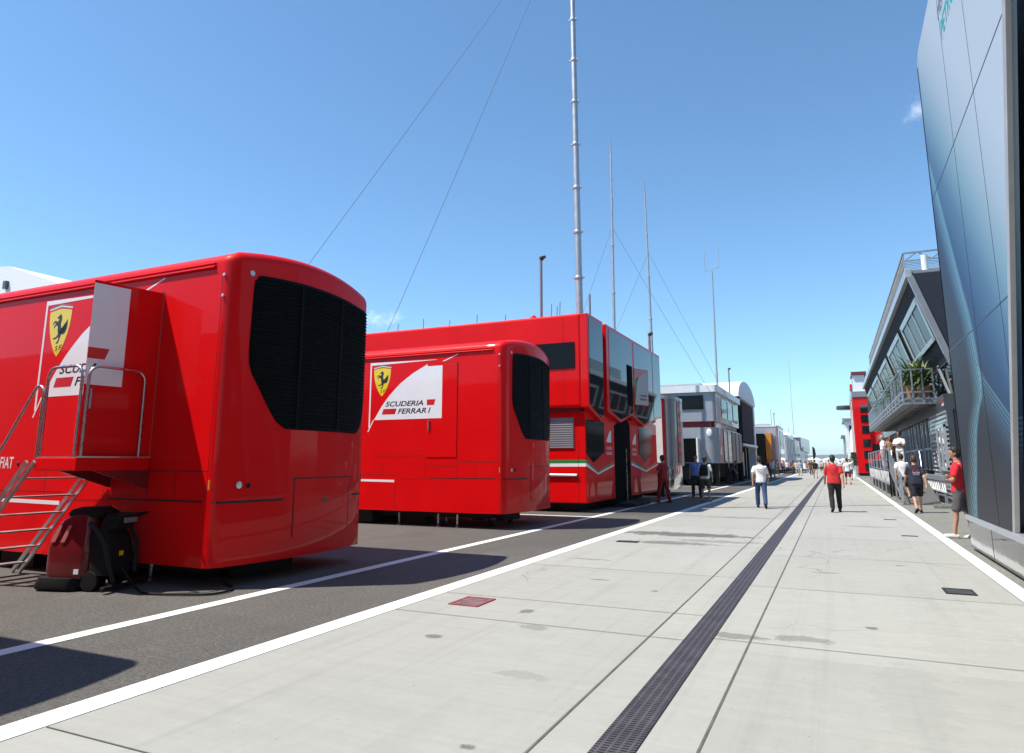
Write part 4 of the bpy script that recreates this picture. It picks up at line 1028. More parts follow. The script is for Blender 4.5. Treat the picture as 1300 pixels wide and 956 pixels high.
# ------------------------------------------------------------------ red tower block and what stands beyond it
B = thing('red_tower_building', 'narrow red tower building with a column of dark square windows', 'building', (2.2,85,0)); OB = Vector((2.2,85,0))
W().box(2.25,3.75,85,98,.3,8.6).build('tower', M['redm'], B, bevel=.03)
W().box(3.75,7,85.3,98,.3,4.8).build('wing', M['redm'], B, bevel=.03)
W().box(2.2,3.85,84.9,98.1,8.6,9.25).build('cap', M['midgrey'], B, bevel=.03)
W().box(2.5,3.7,86,90,9.25,11.2).build('roof_unit', M['whitep'], B, bevel=.03)
W().box(2.35,3.9,85.7,90.4,11.2,11.55).build('roof_canopy', M['darkred'], B, bevel=.03)
W().box(2.48,2.6,86.5,89.5,9.7,10.8).build('roof_window', M['bglass'], B)
W().box(2.4,7,85.2,98,.0,.3).build('base', M['under'], B)
for i, z in enumerate((.95,2.3,3.55,5.0,6.2,7.3)):
    W().box(2.95,3.7,84.96,85.05,z-.42,z+.42).build('window', M['glass'], B)
for z in (1.2,3.0): W().box(3.9,5.6,85.26,85.35,z-.45,z+.45).build('window', M['glass'], B)
for y in (86,88.5,91,93.5,96): W().box(2.20,2.26,y,y+.9,.5,8.4).build('front_strip', M['white'] if y in (88.5,93.5) else M['darkred'], B)

B = thing('white_pavilion', 'white rounded pavilion with a black side beyond the red tower', 'building', (2.6,115,0)); OB = Vector((2.6,115,0))
W().lathe([(0,0),(2.6,0),(2.75,3),(2.6,6),(1.9,7.4),(0,7.9)], (5.0,116,0), 'z', 24).build('shell', M['canvas'], B, smooth=60)
W().box(2.6,6,100,112,0,11).build('block', M['darkgrey'], B, bevel=.05)
W().box(2.55,2.62,101,103,1,10.5).build('white_strip', M['whitep'], B)
W().box(2.5,5,100.1,104,11,11.6).build('roof_panel', M['redm'], B)
B = thing('ring_canopy', 'dark flat round disc jutting from the block beyond the red tower', 'canopy', (1.75,106,0))
MB().beam((0,0,8.9),(1.2,0,8.9),.14,.2).build('arm', M['midgrey'], B)
MB().lathe([(.5,8.6),(1.0,8.65),(1.1,8.9),(1.0,9.2),(.5,9.15)], (0,0,0), 'z', 24).build('disc', M['darkgrey'], B, smooth=40)
for i,(x,y,h,wd,m_,lab) in enumerate(((2.4,150,9.5,5,'whitep','white distant block with a flat canopy past the pavilion'),(2.2,178,7.2,6,'grey','pale grey distant block furthest along the right side'))):
    B = thing('hospitality_block', lab, 'building', (x,y,0)); 
    MB().box(0,wd,0,16,0,h).build('walls', M[m_], B, bevel=.05)
    MB().box(-.5,wd,-1,16.5,h,h+.4).build('roof', M['midgrey'], B)
    for z in (1.6,4.4):
        for k in range(3): MB().box(-.03,.02,1+5*k,4.5+5*k,z,z+1.6).build('window', M['glass'], B)
    MB().box(.6,wd-.6,-.03,.02,1,h-1).build('window', M['glass'], B)
t = spiky(1.72,76.5,0,1.9,10,'green shrub in a tall white planter beside the red tower',pm='whitep',group=None,pr=.34,ph=1.15)
for c in kids(t):
    if c.name.startswith('leaves'):
        bpy.data.objects.remove(c)
R = random.Random(5); b = MB()
for i in range(900):
    a = R.random()*2*PI; rr = .42*math.sqrt(R.random()); z = 1.1+1.35*R.random(); rr *= (1-.45*(z-1.1)/1.35)
    p = Vector((rr*math.cos(a),rr*math.sin(a),z)); u = Vector((R.uniform(-1,1),R.uniform(-1,1),R.uniform(-1,1))).normalized()*.07; v_ = u.cross(Vector((R.uniform(-1,1),R.uniform(-1,1),R.uniform(-1,1)))).normalized()*.035
    b.quad(p-u,p+v_,p+u,p-v_)
b.build('foliage', M['leafd'], t, fix=False); t.name = 'planted_shrub'
t = thing('feather_flag', 'slim dark feather flag far down the road', 'flag', (-5.4,210,0))
MB().tube([(0,0,0),(0,0,5.6)],.06,8).build('pole', M['darkgrey'], t)
MB().prism([(0,2.2),(.5,2.4),(.75,3.6),(.6,5.0),(.25,5.6),(0,5.6)], (0,0,0), (1,0,0),(0,0,1),(0,1,0), .03).build('flag', M['navy'], t)
t = thing('marquee', 'long low white marquee closing the far end of the road', 'marquee', (-2,262,0))
MB().box(-24,9,0,10,0,2.3).build('walls', M['canvas'], t)
b = MB()
for i in range(6): b.add([(-24+5.5*i,0,2.3),(-18.5+5.5*i,0,2.3),(-18.5+5.5*i,10,2.3),(-24+5.5*i,10,2.3),(-21.25+5.5*i,5,3.1)],[(0,1,4),(1,2,4),(2,3,4),(3,0,4)])
b.build('roof', M['canvas'], t)
# ------------------------------------------------------------------ the row of team trucks beyond the red unit
SX = dict(u=(1,0,0), v=(0,0,1), n=(0,-1,0))
B = thing('silver_red_trailer', 'silver trailer with red and black squares on its rounded end', 'trailer', (-7,32,0)); OB = Vector((-7,32,0))
def rr_plan(x1, x0, y0, y1, r, k=6):
    P = [(x0,y0),(x1-r,y0)]
    for i in range(1,k+1): a = PI/2*i/k; P.append((x1-r+r*math.sin(a), y0+r-r*math.cos(a)))
    for i in range(k+1): a = PI/2*i/k; P.append((x1-r+r*math.cos(a), y1-r+r*math.sin(a)))
    return P+[(x0,y1)]
def plan_prism(b, P, z0, z1): return b.prism(P, (0,0,z0), (1,0,0),(0,1,0),(0,0,1), z1-z0)
plan_prism(W(), rr_plan(-6.75,-19,31.9,34.9,.25), 1.35, 4.45).build('body', M['midgrey'], B, smooth=35)
plan_prism(W(), rr_plan(-6.70,-19,31.85,34.95,.5), 4.45, 4.62).build('roof', M['grey'], B, smooth=35)
plan_prism(W(), rr_plan(-6.80,-19,31.95,34.85,.5), .28, 1.35).build('chrome_skirt', M['chrome'], B, smooth=35)
W().box(-7.62,-7.16,31.88,31.92,1.5,4.4).build('white_panel', M['whitep'], B)
W().box(-7.155,-7.02,31.87,31.92,1.5,4.42).build('red_panel', M['darkred'], B)
for i in range(6):
    W().box(-6.77,-6.72,33.3,34.0,1.55+.47*i,1.55+.47*i+.26).build('red_square', M['redg'], B)
W().box(-6.78,-6.725,33.28,34.02,1.5,4.4).build('dark_strip', M['darkgrey'], B)
W().box(-18,-7.5,32.1,34.7,.05,.3).build('underframe', M['under'], B)
W().box(-7.3,-7.0,31.2,31.8,.0,1.2).build('side_locker', M['black'], B, bevel=.02)

B = thing('silver_unit', 'large silver two storey unit with dark side windows and an open door', 'hospitality unit', (-7,46,0)); OB = Vector((-7,46,0))
plan_prism(W(), rr_plan(-6.8,-22,46,58,.25), 4.15, 6.05).build('upper_body', M['grey'], B, smooth=35)
plan_prism(W(), rr_plan(-6.62,-22.2,45.8,58.1,.25), 6.05, 6.5).build('roof', M['whitep'], B, smooth=35)
W().box(-11,-8,48,56,6.5,6.9).build('roof_box', M['grey'], B, bevel=.04)
plan_prism(W(), rr_plan(-6.95,-22,46.15,57.8,.3), 3.75, 4.15).build('waist', M['darkred'], B)
plan_prism(W(), rr_plan(-6.72,-22,45.9,58,.7), 1.45, 3.75).build('lower_body', M['grey'], B, smooth=35)
W().box(-10.1,-7.55,45.93,46.02,4.95,5.85).build('window', M['bglass'], B)
W().box(-13.2,-10.25,45.93,46.02,4.95,5.85).build('window', M['bglass'], B)
W().box(-8.95,-8.0,45.84,45.92,1.5,3.05).build('doorway', M['void'], B)
dd = W().box(-8.0,-7.9,45.2,45.9,1.5,3.05).build('door', M['whitep'], B, bevel=.01)
v = W().box(-10.4,-9.5,45.86,45.93,1.7,2.9).build('vent', M['midgrey'], B)
b = W()
for i in range(9): b.beam((-10.38,45.85,1.77+.13*i),(-9.52,45.85,1.77+.13*i),.05,.05)
b.build('vent_slats', M['whitep'], v)
W().ball((-7.25,45.88,3.4),.18,.05,.26).build('round_badge', M['whitep'], B, smooth=60)
for y, m_ in ((48.2,'darkgrey'),(50.2,'chrome'),(52.2,'darkgrey'),(54.4,'midgrey'),(56.4,'darkgrey')):
    W().box(-6.74,-6.66,y,y+1.6,1.5,3.7).build('front_panel', M[m_], B, bevel=.02)
for y in (48.5,51.5,54.5): W().box(-6.83,-6.77,y,y+2.4,4.5,5.8).build('front_window', M['bglass'], B)
W().prism([(46.8,1.95),(47.25,1.95),(47.25,2.5),(46.8,2.5)], (-6.72,0,0), t=.01, **FX).build('red_emblem', M['redg'], B)
W().box(-21,-7.8,46.6,57.5,.4,1.45).build('chassis', M['under'], B)
for x in (-8.6,-10,-17):
    for y in (46.9,57): MB().lathe([(0,-.2),(.3,-.2),(.48,-.17),(.52,-.1),(.52,.1),(.48,.17),(.3,.2),(0,.2)], (0,0,0), 'y', 18).build('wheel', M['rubber'], B, loc=(x-OB.x,y-OB.y,.52), smooth=40)
for y in (47.2,52,56.6): W().box(-7.2,-6.95,y-.1,y+.1,0,1.45).build('jack_leg', M['black'], B)

B = thing('arched_pavilion', 'tall black framed pavilion with a white arched roof', 'pavilion', (-7,58.5,0)); OB = Vector((-7,58.5,0))
P = [(58.6,6.85)] + [(65.2-6.6*math.cos(PI*i/16), 6.85+1.75*math.sin(PI*i/16)) for i in range(1,16)] + [(71.8,6.85)]
W().prism(P, (-16,0,0), t=9.2, **FX).build('arched_roof', M['canvas'], B, smooth=50)
W().box(-16,-6.82,58.5,59.6,0,6.85).build('side_wall', M['void'], B)
W().box(-16,-6.9,70.9,71.9,0,6.8).build('side_wall', M['whitep'], B)
W().box(-7.6,-7.45,59.6,70.9,3.5,6.85).build('upper_front', M['silver'], B)
W().box(-7.45,-6.95,61.8,70.6,3.2,6.7).build('screen', mat('screen_matt', (.03,.03,.034), .8, spec=.15), B, bevel=.04)
W().box(-7.0,-6.7,59.6,71.2,2.85,3.05).build('canopy', M['whitep'], B, bevel=.03)
W().box(-7.6,-7.5,59.7,70.8,0,2.85).build('glass_front', M['bglass'], B)
for y in (63,66.2,68.4): W().box(-7.5,-7.3,y,y+.25,0,2.85).build('post', M['black'], B)
W().box(-7.48,-7.44,63.5,65.8,.3,2.4).build('poster', M['whitep'], B)

def truck(x1, y0, wd, h, ln, mb, mr, label, extras=None):
    B = thing('team_trailer', label, 'trailer', (x1,y0,0), 0, 'team trailers further down the left side')
    P = rr_plan(0,-ln,0,wd,.35); b = MB(); b.prism(P, (0,0,.45), (1,0,0),(0,1,0),(0,0,1), h-.45); b.build('body', M[mb], B, smooth=35)
    P = rr_plan(.06,-ln,-.06,wd+.06,.35); b = MB(); b.prism(P, (0,0,h), (1,0,0),(0,1,0),(0,0,1), .18); b.build('roof', M[mr], B, smooth=35)
    MB().box(-ln+.5,-.4,.3,wd-.3,.08,.45).build('underframe', M['under'], B)
    for k in range(2): MB().box(-3.2-4.5*k,-1.4-4.5*k,wd*.3,wd*.7,h+.18,h+.62).build('cooling_unit', M['grey'], B, bevel=.04)
    MB().tube([(-.8,.6,h+.1),(-.8,.6,h+2.3)], .04, 6).build('aerial', M['midgrey'], B)
    MB().box(-ln+1,-.35,-.012,.01,h*.40,h*.46).build('stripe', M['redg'] if mb == 'silver' else M['midgrey'], B)
    MB().box(-ln*.62,-ln*.62+1,-.015,.01,.6,2.7).build('door', M['midgrey'], B)
    return B
B = truck(-6.8,101,12,6.3,14,'silver','whitep','silver trailer with a dark awning box and an orange panel on its side')
MB().box(-3.3,-1.55,-4.5,-.02,1.0,5.2).build('awning_box', M['void'], B)
MB().box(-1.5,-.75,-2.2,-.02,.3,5.35).build('orange_panel', M['orange'], B)
MB().box(-.74,-.3,-1.6,-.02,.3,5.0).build('grey_panel', M['midgrey'], B)
MB().box(.0,.06,2,10,.6,3.3).build('front_window', M['glass'], B)
MB().box(.0,.05,3,9.5,3.8,5.8).build('front_window', M['midgrey'], B)
B = truck(-6.7,117,15,5.6,13,'whitep','whitep','white trailer with grey pillars just past the orange panel')
for y in (1,5,9,13): MB().box(0,.12,y,y+1,.5,5.4).build('pillar', M['grey'], B)
MB().box(-2.2,-1,-.06,.01,2,3.5).build('window', M['glass'], B)
MB().ball((-3,6,6.4),.9,.9,.8).build('satellite_dome', M['whitep'], B, smooth=60)
B = truck(-6.6,137,22,5.5,13,'grey','whitep','pale blue grey trailer third from the far purple unit')
for y in (2,7,12,17): MB().box(0,.08,y,y+2.6,2.6,4.6).build('window', M['mirror'], B)
MB().box(-2.4,-1.4,-.06,.01,1.8,3.8).build('window', M['glass'], B)
MB().ball((-2,17,6.5),1.1,1.1,1.0).build('satellite_dome', M['whitep'], B, smooth=60)
B = thing('curved_unit', 'dark purple flared upper storey on a white base far along the left side', 'building', (-6.8,167,0))
MB().prism([(0,4.2),(58,3.9),(62,7.6),(58,8.0),(0,6.9)], (-9,0,0), t=9.2, **FX).build('upper_storey', M['purple'], B)
MB().prism([(.5,.1),(52,.1),(54,3.9),(.5,4.2)], (-9,0,0), t=8.8, **FX).build('lower_storey', M['whitep'], B)
for y in (30,42): MB().box(-.2,-.15,y,y+5,.3,3.4).build('window', M['purple'], B)
# white roofed marquee seen over the nearest trailer
B = thing('white_hall', 'white roofed hall showing above the roof of the nearest trailer', 'building', (-66.2,40,0))
MB().box(-30,0,0,30,0,17.2).build('walls', M['whitep'], B)
b = MB().prism([(-34,17.2),(2.5,17.2),(2.5,17.6),(-8,21.0),(-34,23.2)], (0,-1,0), t=-32, **SIDE); b.build('roof', M['canvas'], B)
MB().box(-8.2,-7.7,-1.3,-.9,18.6,19.4).build('chimney', M['darkgrey'], B)
# ------------------------------------------------------------------ people
def tube_cap(b, p, q, r0, r1, seg=12):
    p, q = Vector(p), Vector(q); b.tube([p.lerp(q,i/4) for i in range(5)], r0, seg, r1); b.ball(p, r0, seg=12, rg=8); b.ball(q, r1, seg=12, rg=8)
def torso(b, rows, base=Vector((0,0,0))):
    """stack of ellipses (z, rx, ry, cy)"""
    n = 20; vs = []
    for row in rows:
        z, rx, ry, cy = row[:4]; cx = row[4] if len(row) > 4 else 0
        for k in range(n):
            a = 2*PI*k/n; c, s = math.cos(a), math.sin(a)
            vs.append((cx+rx*math.copysign(abs(c)**.85,c), cy+ry*math.copysign(abs(s)**.85,s), z))
    fs = [(i*n+k,i*n+(k+1)%n,(i+1)*n+(k+1)%n,(i+1)*n+k) for i in range(len(rows)-1) for k in range(n)]
    fs += [tuple(range(n-1,-1,-1)), tuple(range((len(rows)-1)*n, len(rows)*n))]
    b.add(vs, fs)
def fuse(b, name, voxel, smooth=3, noise=0., seed=0):
    """one continuous skin over the overlapping shapes"""
    me = b.mesh(name); bm = bmesh.new(); bm.from_mesh(me); bmesh.ops.recalc_face_normals(bm, faces=bm.faces); bm.to_mesh(me); bm.free()
    o = bpy.data.objects.new(name, me); C.objects.link(o)
    m = o.modifiers.new('skin', 'REMESH'); m.mode = 'VOXEL'; m.voxel_size = voxel; m.use_smooth_shade = True
    s = o.modifiers.new('relax', 'SMOOTH'); s.factor = .5; s.iterations = smooth
    dg = bpy.context.evaluated_depsgraph_get(); me2 = bpy.data.meshes.new_from_object(o.evaluated_get(dg)); me2.name = name
    bpy.data.objects.remove(o); bpy.data.meshes.remove(me)
    if noise:
        for v in me2.vertices:
            c = v.co; d = mnoise.noise(Vector((c.x*9+seed, c.y*9, c.z*5)))*noise + mnoise.noise(Vector((c.x*22+seed, c.y*22, c.z*14)))*noise*.45
            v.co = c + v.normal*d
    me2.shade_smooth(); me2.materials.append(None)
    return me2
def limb_fk(hip, a, bend, l1, l2, spread=0.):
    k = hip + Vector((spread*l1, math.sin(a)*l1, -math.cos(a)*l1)); e = k + Vector((spread*.4*l2, math.sin(a-bend)*l2, -math.cos(a-bend)*l2)); return k, e
POSES = {
 #          hipL  kneeL hipR  kneeR  armL(swing,elbow)  armR
 'stride':  (.34, .12, -.26, .30, (-.40,.30), (.42,.40)),
 'step':    (-.24, .34, .30, .10, (.36,.42), (-.38,.28)),
 'stand':   (.05, .04, -.04, .06, (.08,.22), (.0,.25)),
 'idle':    (.10, .12, -.06, .03, (.12,.5), (.05,.2)),
 'folded':  (.21, .08, -.15, .05, 'fold', 'fold'),
 'raised':  (.22, .12, -.20, .28, (-.25,.3), 'head'),
 'stoop':   (.30, .30, .02, .25, (.75,.5), (.6,.7)),
}
def build_pose(name, long_hair=False, heavy=1.0):
    hl, kl, hr, kr, al, ar = POSES[name]; res = {}
    lean_ = .62 if name == 'stoop' else (.05 if name in ('stride','step','raised') else 0.)
    hipz = .92; L1, L2 = .435, .415
    legs = []
    for sx, a, kb in ((-1,hl,kl),(1,hr,kr)):
        hip = Vector((sx*.095,0,hipz)); k, e = limb_fk(hip, a, kb, L1, L2, sx*(.10 if name in ('folded','stand','idle') else .04)); legs.append((sx, hip, k, e, a-kb))
    low = min(e.z for *_, e, _ in legs) - .085
    dz = -low
    def S(p): return Vector(p)+Vector((0,0,dz))
    def tilt(p):
        """upper body leans about the pelvis"""
        p = Vector(p); z = p.z-.95; 
        if z <= 0: return S(p)
        return S((p.x, p.y*math.cos(lean_)+z*math.sin(lean_), .95+z*math.cos(lean_)-p.y*math.sin(lean_)))
    H_ = heavy
    body, shirt, trou, shorts, hair = MB(), MB(), MB(), MB(), MB(); shoe_ = {-1: MB(), 1: MB()}
    def torso_t(b, rows):
        bb = MB(); torso(bb, rows); b.add([tilt(v) for v in bb.v], bb.f)
    torso_t(body, [(.86,.10,.09,0),(.92,.155*H_,.115*H_,0),(1.0,.15*H_,.105*H_,.0),(1.10,.135*H_,.095*H_,.0),(1.22,.155,.11,0),(1.34,.17,.11,0),(1.42,.15,.09,-.005),(1.47,.075,.065,-.01),(1.50,.058,.06,-.005),(1.56,.055,.058,.01)])
    # head
    hb = MB(); hb.ball((0,.02,1.665),.076,.098,.115,16,12); hb.ball((0,.05,1.605),.055,.062,.06,12,8); hb.ball((0,.122,1.64),.014,.02,.022,8,6); hb.ball((0,.105,1.69),.05,.02,.012,8,6); hb.ball((0,.112,1.595),.024,.010,.010,8,6)
    for s in (-1,1): hb.ball((s*.078,.005,1.645),.012,.022,.034,8,6)
    body.add([tilt(v) for v in hb.v], hb.f)
    ey = MB()
    for s in (-1,1): ey.ball((s*.03,.108,1.668),.011,.008,.007,8,6)
    res['eyes'] = ([tilt(v) for v in ey.v], ey.f)
    # arms
    hands = []
    for sx, arm in ((-1,al),(1,ar)):
        sh = Vector((sx*.178,-.005,1.395)); 
        if arm == 'fold':
            el = Vector((sx*.245,.07,1.13)); wr = Vector((-sx*.02,.20,1.16+.03*sx)); hd = Vector((-sx*.12,.17,1.17+.04*sx))
        elif arm == 'head':
            el = Vector((sx*.40,.05,1.52)); wr = Vector((sx*.20,.10,1.66)); hd = Vector((sx*.12,.11,1.72))
        else:
            sw, eb = arm; el = sh+Vector((sx*.065, math.sin(sw)*.28, -math.cos(sw)*.28)); wr = el+Vector((sx*.012, math.sin(sw+eb)*.25, -math.cos(sw+eb)*.25)); hd = wr+Vector((-sx*.005, math.sin(sw+eb)*.09, -math.cos(sw+eb)*.09))
        sh, el, wr, hd = tilt(sh), tilt(el), tilt(wr), tilt(hd)
        tube_cap(body, sh, el, .052, .042); tube_cap(body, el, wr, .043, .029)
        d = (hd-wr).normalized(); side = d.cross(Vector((sx,0,0))); side = side.normalized() if side.length > .1 else Vector((0,1,0)); nrm = d.cross(side)
        tube_cap(body, wr, wr+d*.085, .026, .034, 8)
        for f, (off, ln) in enumerate(((-.030,.075),(-.010,.088),(.011,.082),(.030,.064))):
            p0 = wr+d*.075+side*off; p1 = p0+d*ln*.5+nrm*.006*sx; p2 = p1+d*ln*.42-nrm*.022*-sx
            body.tube([p0,p1,p2], .0105, 8, .009); body.ball(p2,.009,seg=8,rg=6)
        t0 = wr+d*.025-side*.03; body.tube([t0, t0+d*.035-side*.025, t0+d*.07-side*.03], .012, 8, .010); body.ball(t0+d*.07-side*.03,.010,seg=8,rg=6)
        # sleeve
        q = sh.lerp(el, .78); tube_cap(shirt, sh, sh.lerp(el,.2), .060, .066); shirt.tube([sh.lerp(el,.1), sh.lerp(el,.45), q], .066, 14, .070)
    # shirt
    torso_t(shirt, [(.88,.188*H_,.145*H_,.0),(.94,.19*H_,.142*H_,0),(1.04,.182*H_,.132*H_,.0),(1.14,.172*H_,.122*H_,.0),(1.26,.182,.128,0),(1.36,.192,.122,0),(1.42,.165,.098,-.005),(1.46,.095,.075,-.01),(1.485,.075,.074,-.008)])
    # legs
    for sx, hip, k, e, ang in legs:
        hip, k, e = S(hip), S(k), S(e)
        tube_cap(body, hip, k, .083, .053); body.tube([k, k.lerp(e,.28)+Vector((0,-.012,0)), k.lerp(e,.6), e], .053, 12, .036); body.ball(e,.04)
        tube_cap(trou, hip, k, .108*H_, .079); trou.tube([k, k.lerp(e,.5), k.lerp(e,.97)], .079, 14, .068)
        q = hip.lerp(k, .95); shorts.tube([hip, hip.lerp(k,.5), q], .103*H_, 16, .082); shorts.ball(hip, .106*H_)
        fa = max(-.6, min(.5, ang*.9)); fd = Vector((sx*.12, math.cos(fa), math.sin(fa))).normalized(); up_ = Vector((0,-math.sin(fa),math.cos(fa)))
        heel = e-up_*.045-fd*.045; toe = e-up_*.052+fd*.155
        body.tube([heel, toe], .032, 10, .026)
        shoes = shoe_[sx]; tube_cap(shoes, heel+up_*.004, heel+fd*.1, .047, .046); tube_cap(shoes, heel+fd*.09, toe+up_*.0, .046, .037); tube_cap(shoes, e-up_*.02, heel+fd*.03, .046, .047)
    torso_t(trou, [(.80,.125,.115,0),(.88,.178*H_,.132*H_,0),(.95,.178*H_,.13*H_,0),(1.0,.172*H_,.124*H_,0)])
    torso_t(shorts, [(.80,.13,.12,0),(.88,.18*H_,.136*H_,0),(.95,.18*H_,.133*H_,0),(1.0,.174*H_,.127*H_,0)])
    hh = MB(); hh.ball((0,.005,1.69),.085,.105,.105,16,12); hh.ball((0,-.025,1.655),.082,.085,.10,14,10)
    if long_hair:
        hh.ball((0,-.055,1.57),.085,.065,.15,14,10); hh.ball((0,-.06,1.47),.085,.05,.12,12,8)
    hv = []
    for v in hh.v:
        v = Vector(v)
        if v.y > .06 and v.z < 1.715: v.y = .02
        hv.append(tilt(v))
    hair.add(hv, hh.f)
    seed = len(POSES)+sum(map(ord,name))
    res['body'] = fuse(body, 'person', .0105, 2)
    res['shirt'] = fuse(shirt, 'shirt', .017, 2, .010, seed); res['trousers'] = fuse(trou, 'trousers', .017, 2, .009, seed)
    res['shorts'] = fuse(shorts, 'shorts', .017, 2, .010, seed); res['shoe_l'] = fuse(shoe_[-1], 'shoe', .014, 2); res['shoe_r'] = fuse(shoe_[1], 'shoe', .014, 2)
    res['hair'] = fuse(hair, 'hair', .012, 1, .010, seed)
    em = MB().add(*res['eyes']).mesh('eyes'); em.materials.append(None); em.shade_smooth(); res['eyes'] = em
    res['tilt'] = tilt
    return res
PCACHE = {}
CLOTH = {}
def cloth(c, r=.85):
    k = tuple(c)
    if k not in CLOTH: CLOTH[k] = mat('cloth', c, r, var=.14, vscale=7, bump=.25, bscale=90)
    return CLOTH[k]
SKIN = [mat('skin', c, .55, var=.06, vscale=12) for c in ((.50,.27,.17),(.40,.21,.13),(.27,.13,.075))]
HAIR = dict(black=mat('hair', (.012,.010,.009), .6, var=.3, vscale=30), brown=mat('hair', (.05,.028,.014), .6, var=.3, vscale=30), fair=mat('hair', (.22,.13,.055), .6, var=.3, vscale=30), grey=mat('hair', (.25,.24,.23), .6, var=.3, vscale=30), red=mat('hair', (.16,.05,.02), .6, var=.3, vscale=30))
EYE = mat('eye_dark', (.02,.015,.012), .2)
def person(x, y, rz, pose, label, shirt, legs, short=False, hair='black', skin=0, shoe=(.015,.014,.014), z=0., h=1.76, heavy=1., long_hair=False, group=None, detail=True):
    key = (pose, long_hair, heavy)
    if key not in PCACHE: PCACHE[key] = build_pose(*key)
    P = PCACHE[key]
    def mk(k, m, parent=None, nm=None):
        o = bpy.data.objects.new(nm or k, P[k]); C.objects.link(o)
        if parent: o.parent = parent
        o.material_slots[0].link = 'OBJECT'; o.material_slots[0].material = m
        return o
    o = mk('body', SKIN[skin], None, 'person'); o.location = (x,y,z); o.rotation_euler = (0,0,rz); s = h/1.785; o.scale = (s,s,s)
    tag(o, label, 'person', group)
    mk('shirt', cloth(shirt), o); mk('shorts' if short else 'trousers', cloth(legs), o); mk('shoe_l', cloth(shoe), o, 'shoe'); mk('shoe_r', cloth(shoe), o, 'shoe'); mk('hair', HAIR[hair], o)
    if detail: mk('eyes', EYE, o)
    return o, P
A = math.radians
WHITE_=(.72,.72,.72)
o, P = person(-2.34,25.0,A(6),'stride','person in white shirt and blue jeans walking away left of the drain',WHITE_,(.035,.07,.16),hair='black',skin=1,h=1.76)
b = MB()
for i,(u_,v_,ww,hh) in enumerate(((-.11,1.30,.09,.035),(.0,1.30,.10,.03),(-.03,1.22,.1,.03),(.04,1.14,.09,.025))):
    b.quad(*[P['tilt']((a,-.138,c)) for a,c in ((u_,v_),(u_+ww,v_),(u_+ww,v_+hh),(u_,v_+hh))])
b.build('shirt_print', mat('faded_print', (.45,.25,.3), .8), o, fix=False)
person(-.07,24.1,A(4),'step','person in red shirt and black trousers walking away on the drain line',(.50,.02,.025),(.012,.012,.013),hair='black',skin=0,h=1.78,heavy=1.1)
o, P = person(-4.66,28.0,A(-5),'idle','person in white T-shirt and khaki shorts carrying a black backpack',WHITE_,(.055,.05,.035),True,hair='brown',skin=1,shoe=(.2,.15,.1),h=1.76)
b = MB(); bb = MB(); loft(bb, [(-.15,.15,-.28,-.11,1.0),(-.165,.165,-.31,-.11,1.06),(-.16,.16,-.30,-.11,1.3),(-.12,.12,-.24,-.11,1.42),(-.06,.06,-.18,-.11,1.45)], .06)
b.add(bb.v, bb.f); b.tube([(-.10,-.14,1.43),(-.11,0,1.48),(-.11,.13,1.36),(-.12,.14,1.15)], .022, 6); b.tube([(.10,-.14,1.43),(.11,0,1.48),(.11,.13,1.36),(.12,.14,1.15)], .022, 6)
b.v = [tuple(P['tilt'](v)) for v in b.v]; bp = b.build('backpack', M['rubber'], None, smooth=50)
bp.location = o.location; bp.rotation_euler = o.rotation_euler; bp.scale = o.scale
tag(bp, 'black backpack on the back of the person in khaki shorts', 'backpack')
person(-5.62,31.4,A(188),'stand','person in blue shirt and dark trousers facing the camera by the silver unit',(.10,.17,.42),(.012,.014,.02),hair='black',skin=2,h=1.84)
person(-6.05,26.8,A(60),'folded','person in dark red overalls with white shoulders beside the red unit doorway',(.30,.01,.015),(.26,.008,.012),hair='black',skin=1,shoe=(.3,.03,.03),h=1.80)
person(-6.7,50.5,A(-75),'stoop','stooping person in plum coloured shirt in the shade of the silver unit',(.07,.05,.09),(.015,.02,.04),hair='brown',skin=1)
person(2.30,17.05,A(78),'folded','person in red T-shirt and grey cargo shorts leaning at the building corner',(.62,.015,.03),(.085,.075,.075),True,hair='black',skin=1,shoe=(.62,.56,.52),h=1.86)
o, P = person(2.22,24.8,A(8),'step','person in navy team T-shirt with back print and dark shorts walking away',(.02,.022,.04),(.012,.012,.018),True,hair='brown',skin=0,h=1.76,heavy=1.08)
b = MB(); b.text('Red Bull', P['tilt']((-.095,-.152,1.215)), (1,0,0), (0,.05,1), (0,-1,0), .19, .055, 0, .004, .004); b.text('RACING', P['tilt']((-.085,-.150,1.165)), (1,0,0),(0,.05,1),(0,-1,0), .17,.028,0,.004); b.build('shirt_lettering', M['white'], o, fix=False)
b = MB()
for s in (-1,1):
    b.prism([(s*.012,0),(s*.03,.035),(s*.075,.045),(s*.10,.02),(s*.085,.0),(s*.05,.012)], P['tilt']((0,-.150,1.30)), (1,0,0),(0,.05,1),(0,-1,0), .006)
b.build('shirt_emblem', M['redg'], o)
person(2.34,30.8,A(4),'stride','person in plain white T-shirt and black shorts walking up the ramp',WHITE_,(.012,.012,.014),True,hair='black',skin=1,z=.10,h=1.78)
person(2.78,36.6,A(150),'folded','person in white T-shirt and dark cap with folded arms on the landing',WHITE_,(.6,.6,.6),hair='black',skin=2,z=1.14,h=1.80)
person(2.62,40.2,A(20),'idle','person with red brown hair and tan top on the ramp landing',(.40,.20,.12),(.08,.06,.05),hair='red',skin=0,z=1.14,h=1.72,long_hair=True)
person(2.42,42.6,A(100),'stand','person in white shirt and grey hair at the left of the landing',(.66,.68,.74),(.6,.6,.62),hair='grey',skin=0,z=1.14,h=1.82)
person(.74,53.2,A(5),'raised','person in white T-shirt and maroon shorts with a hand raised to the head',(.68,.71,.73),(.10,.02,.03),True,hair='black',skin=0,h=1.78)
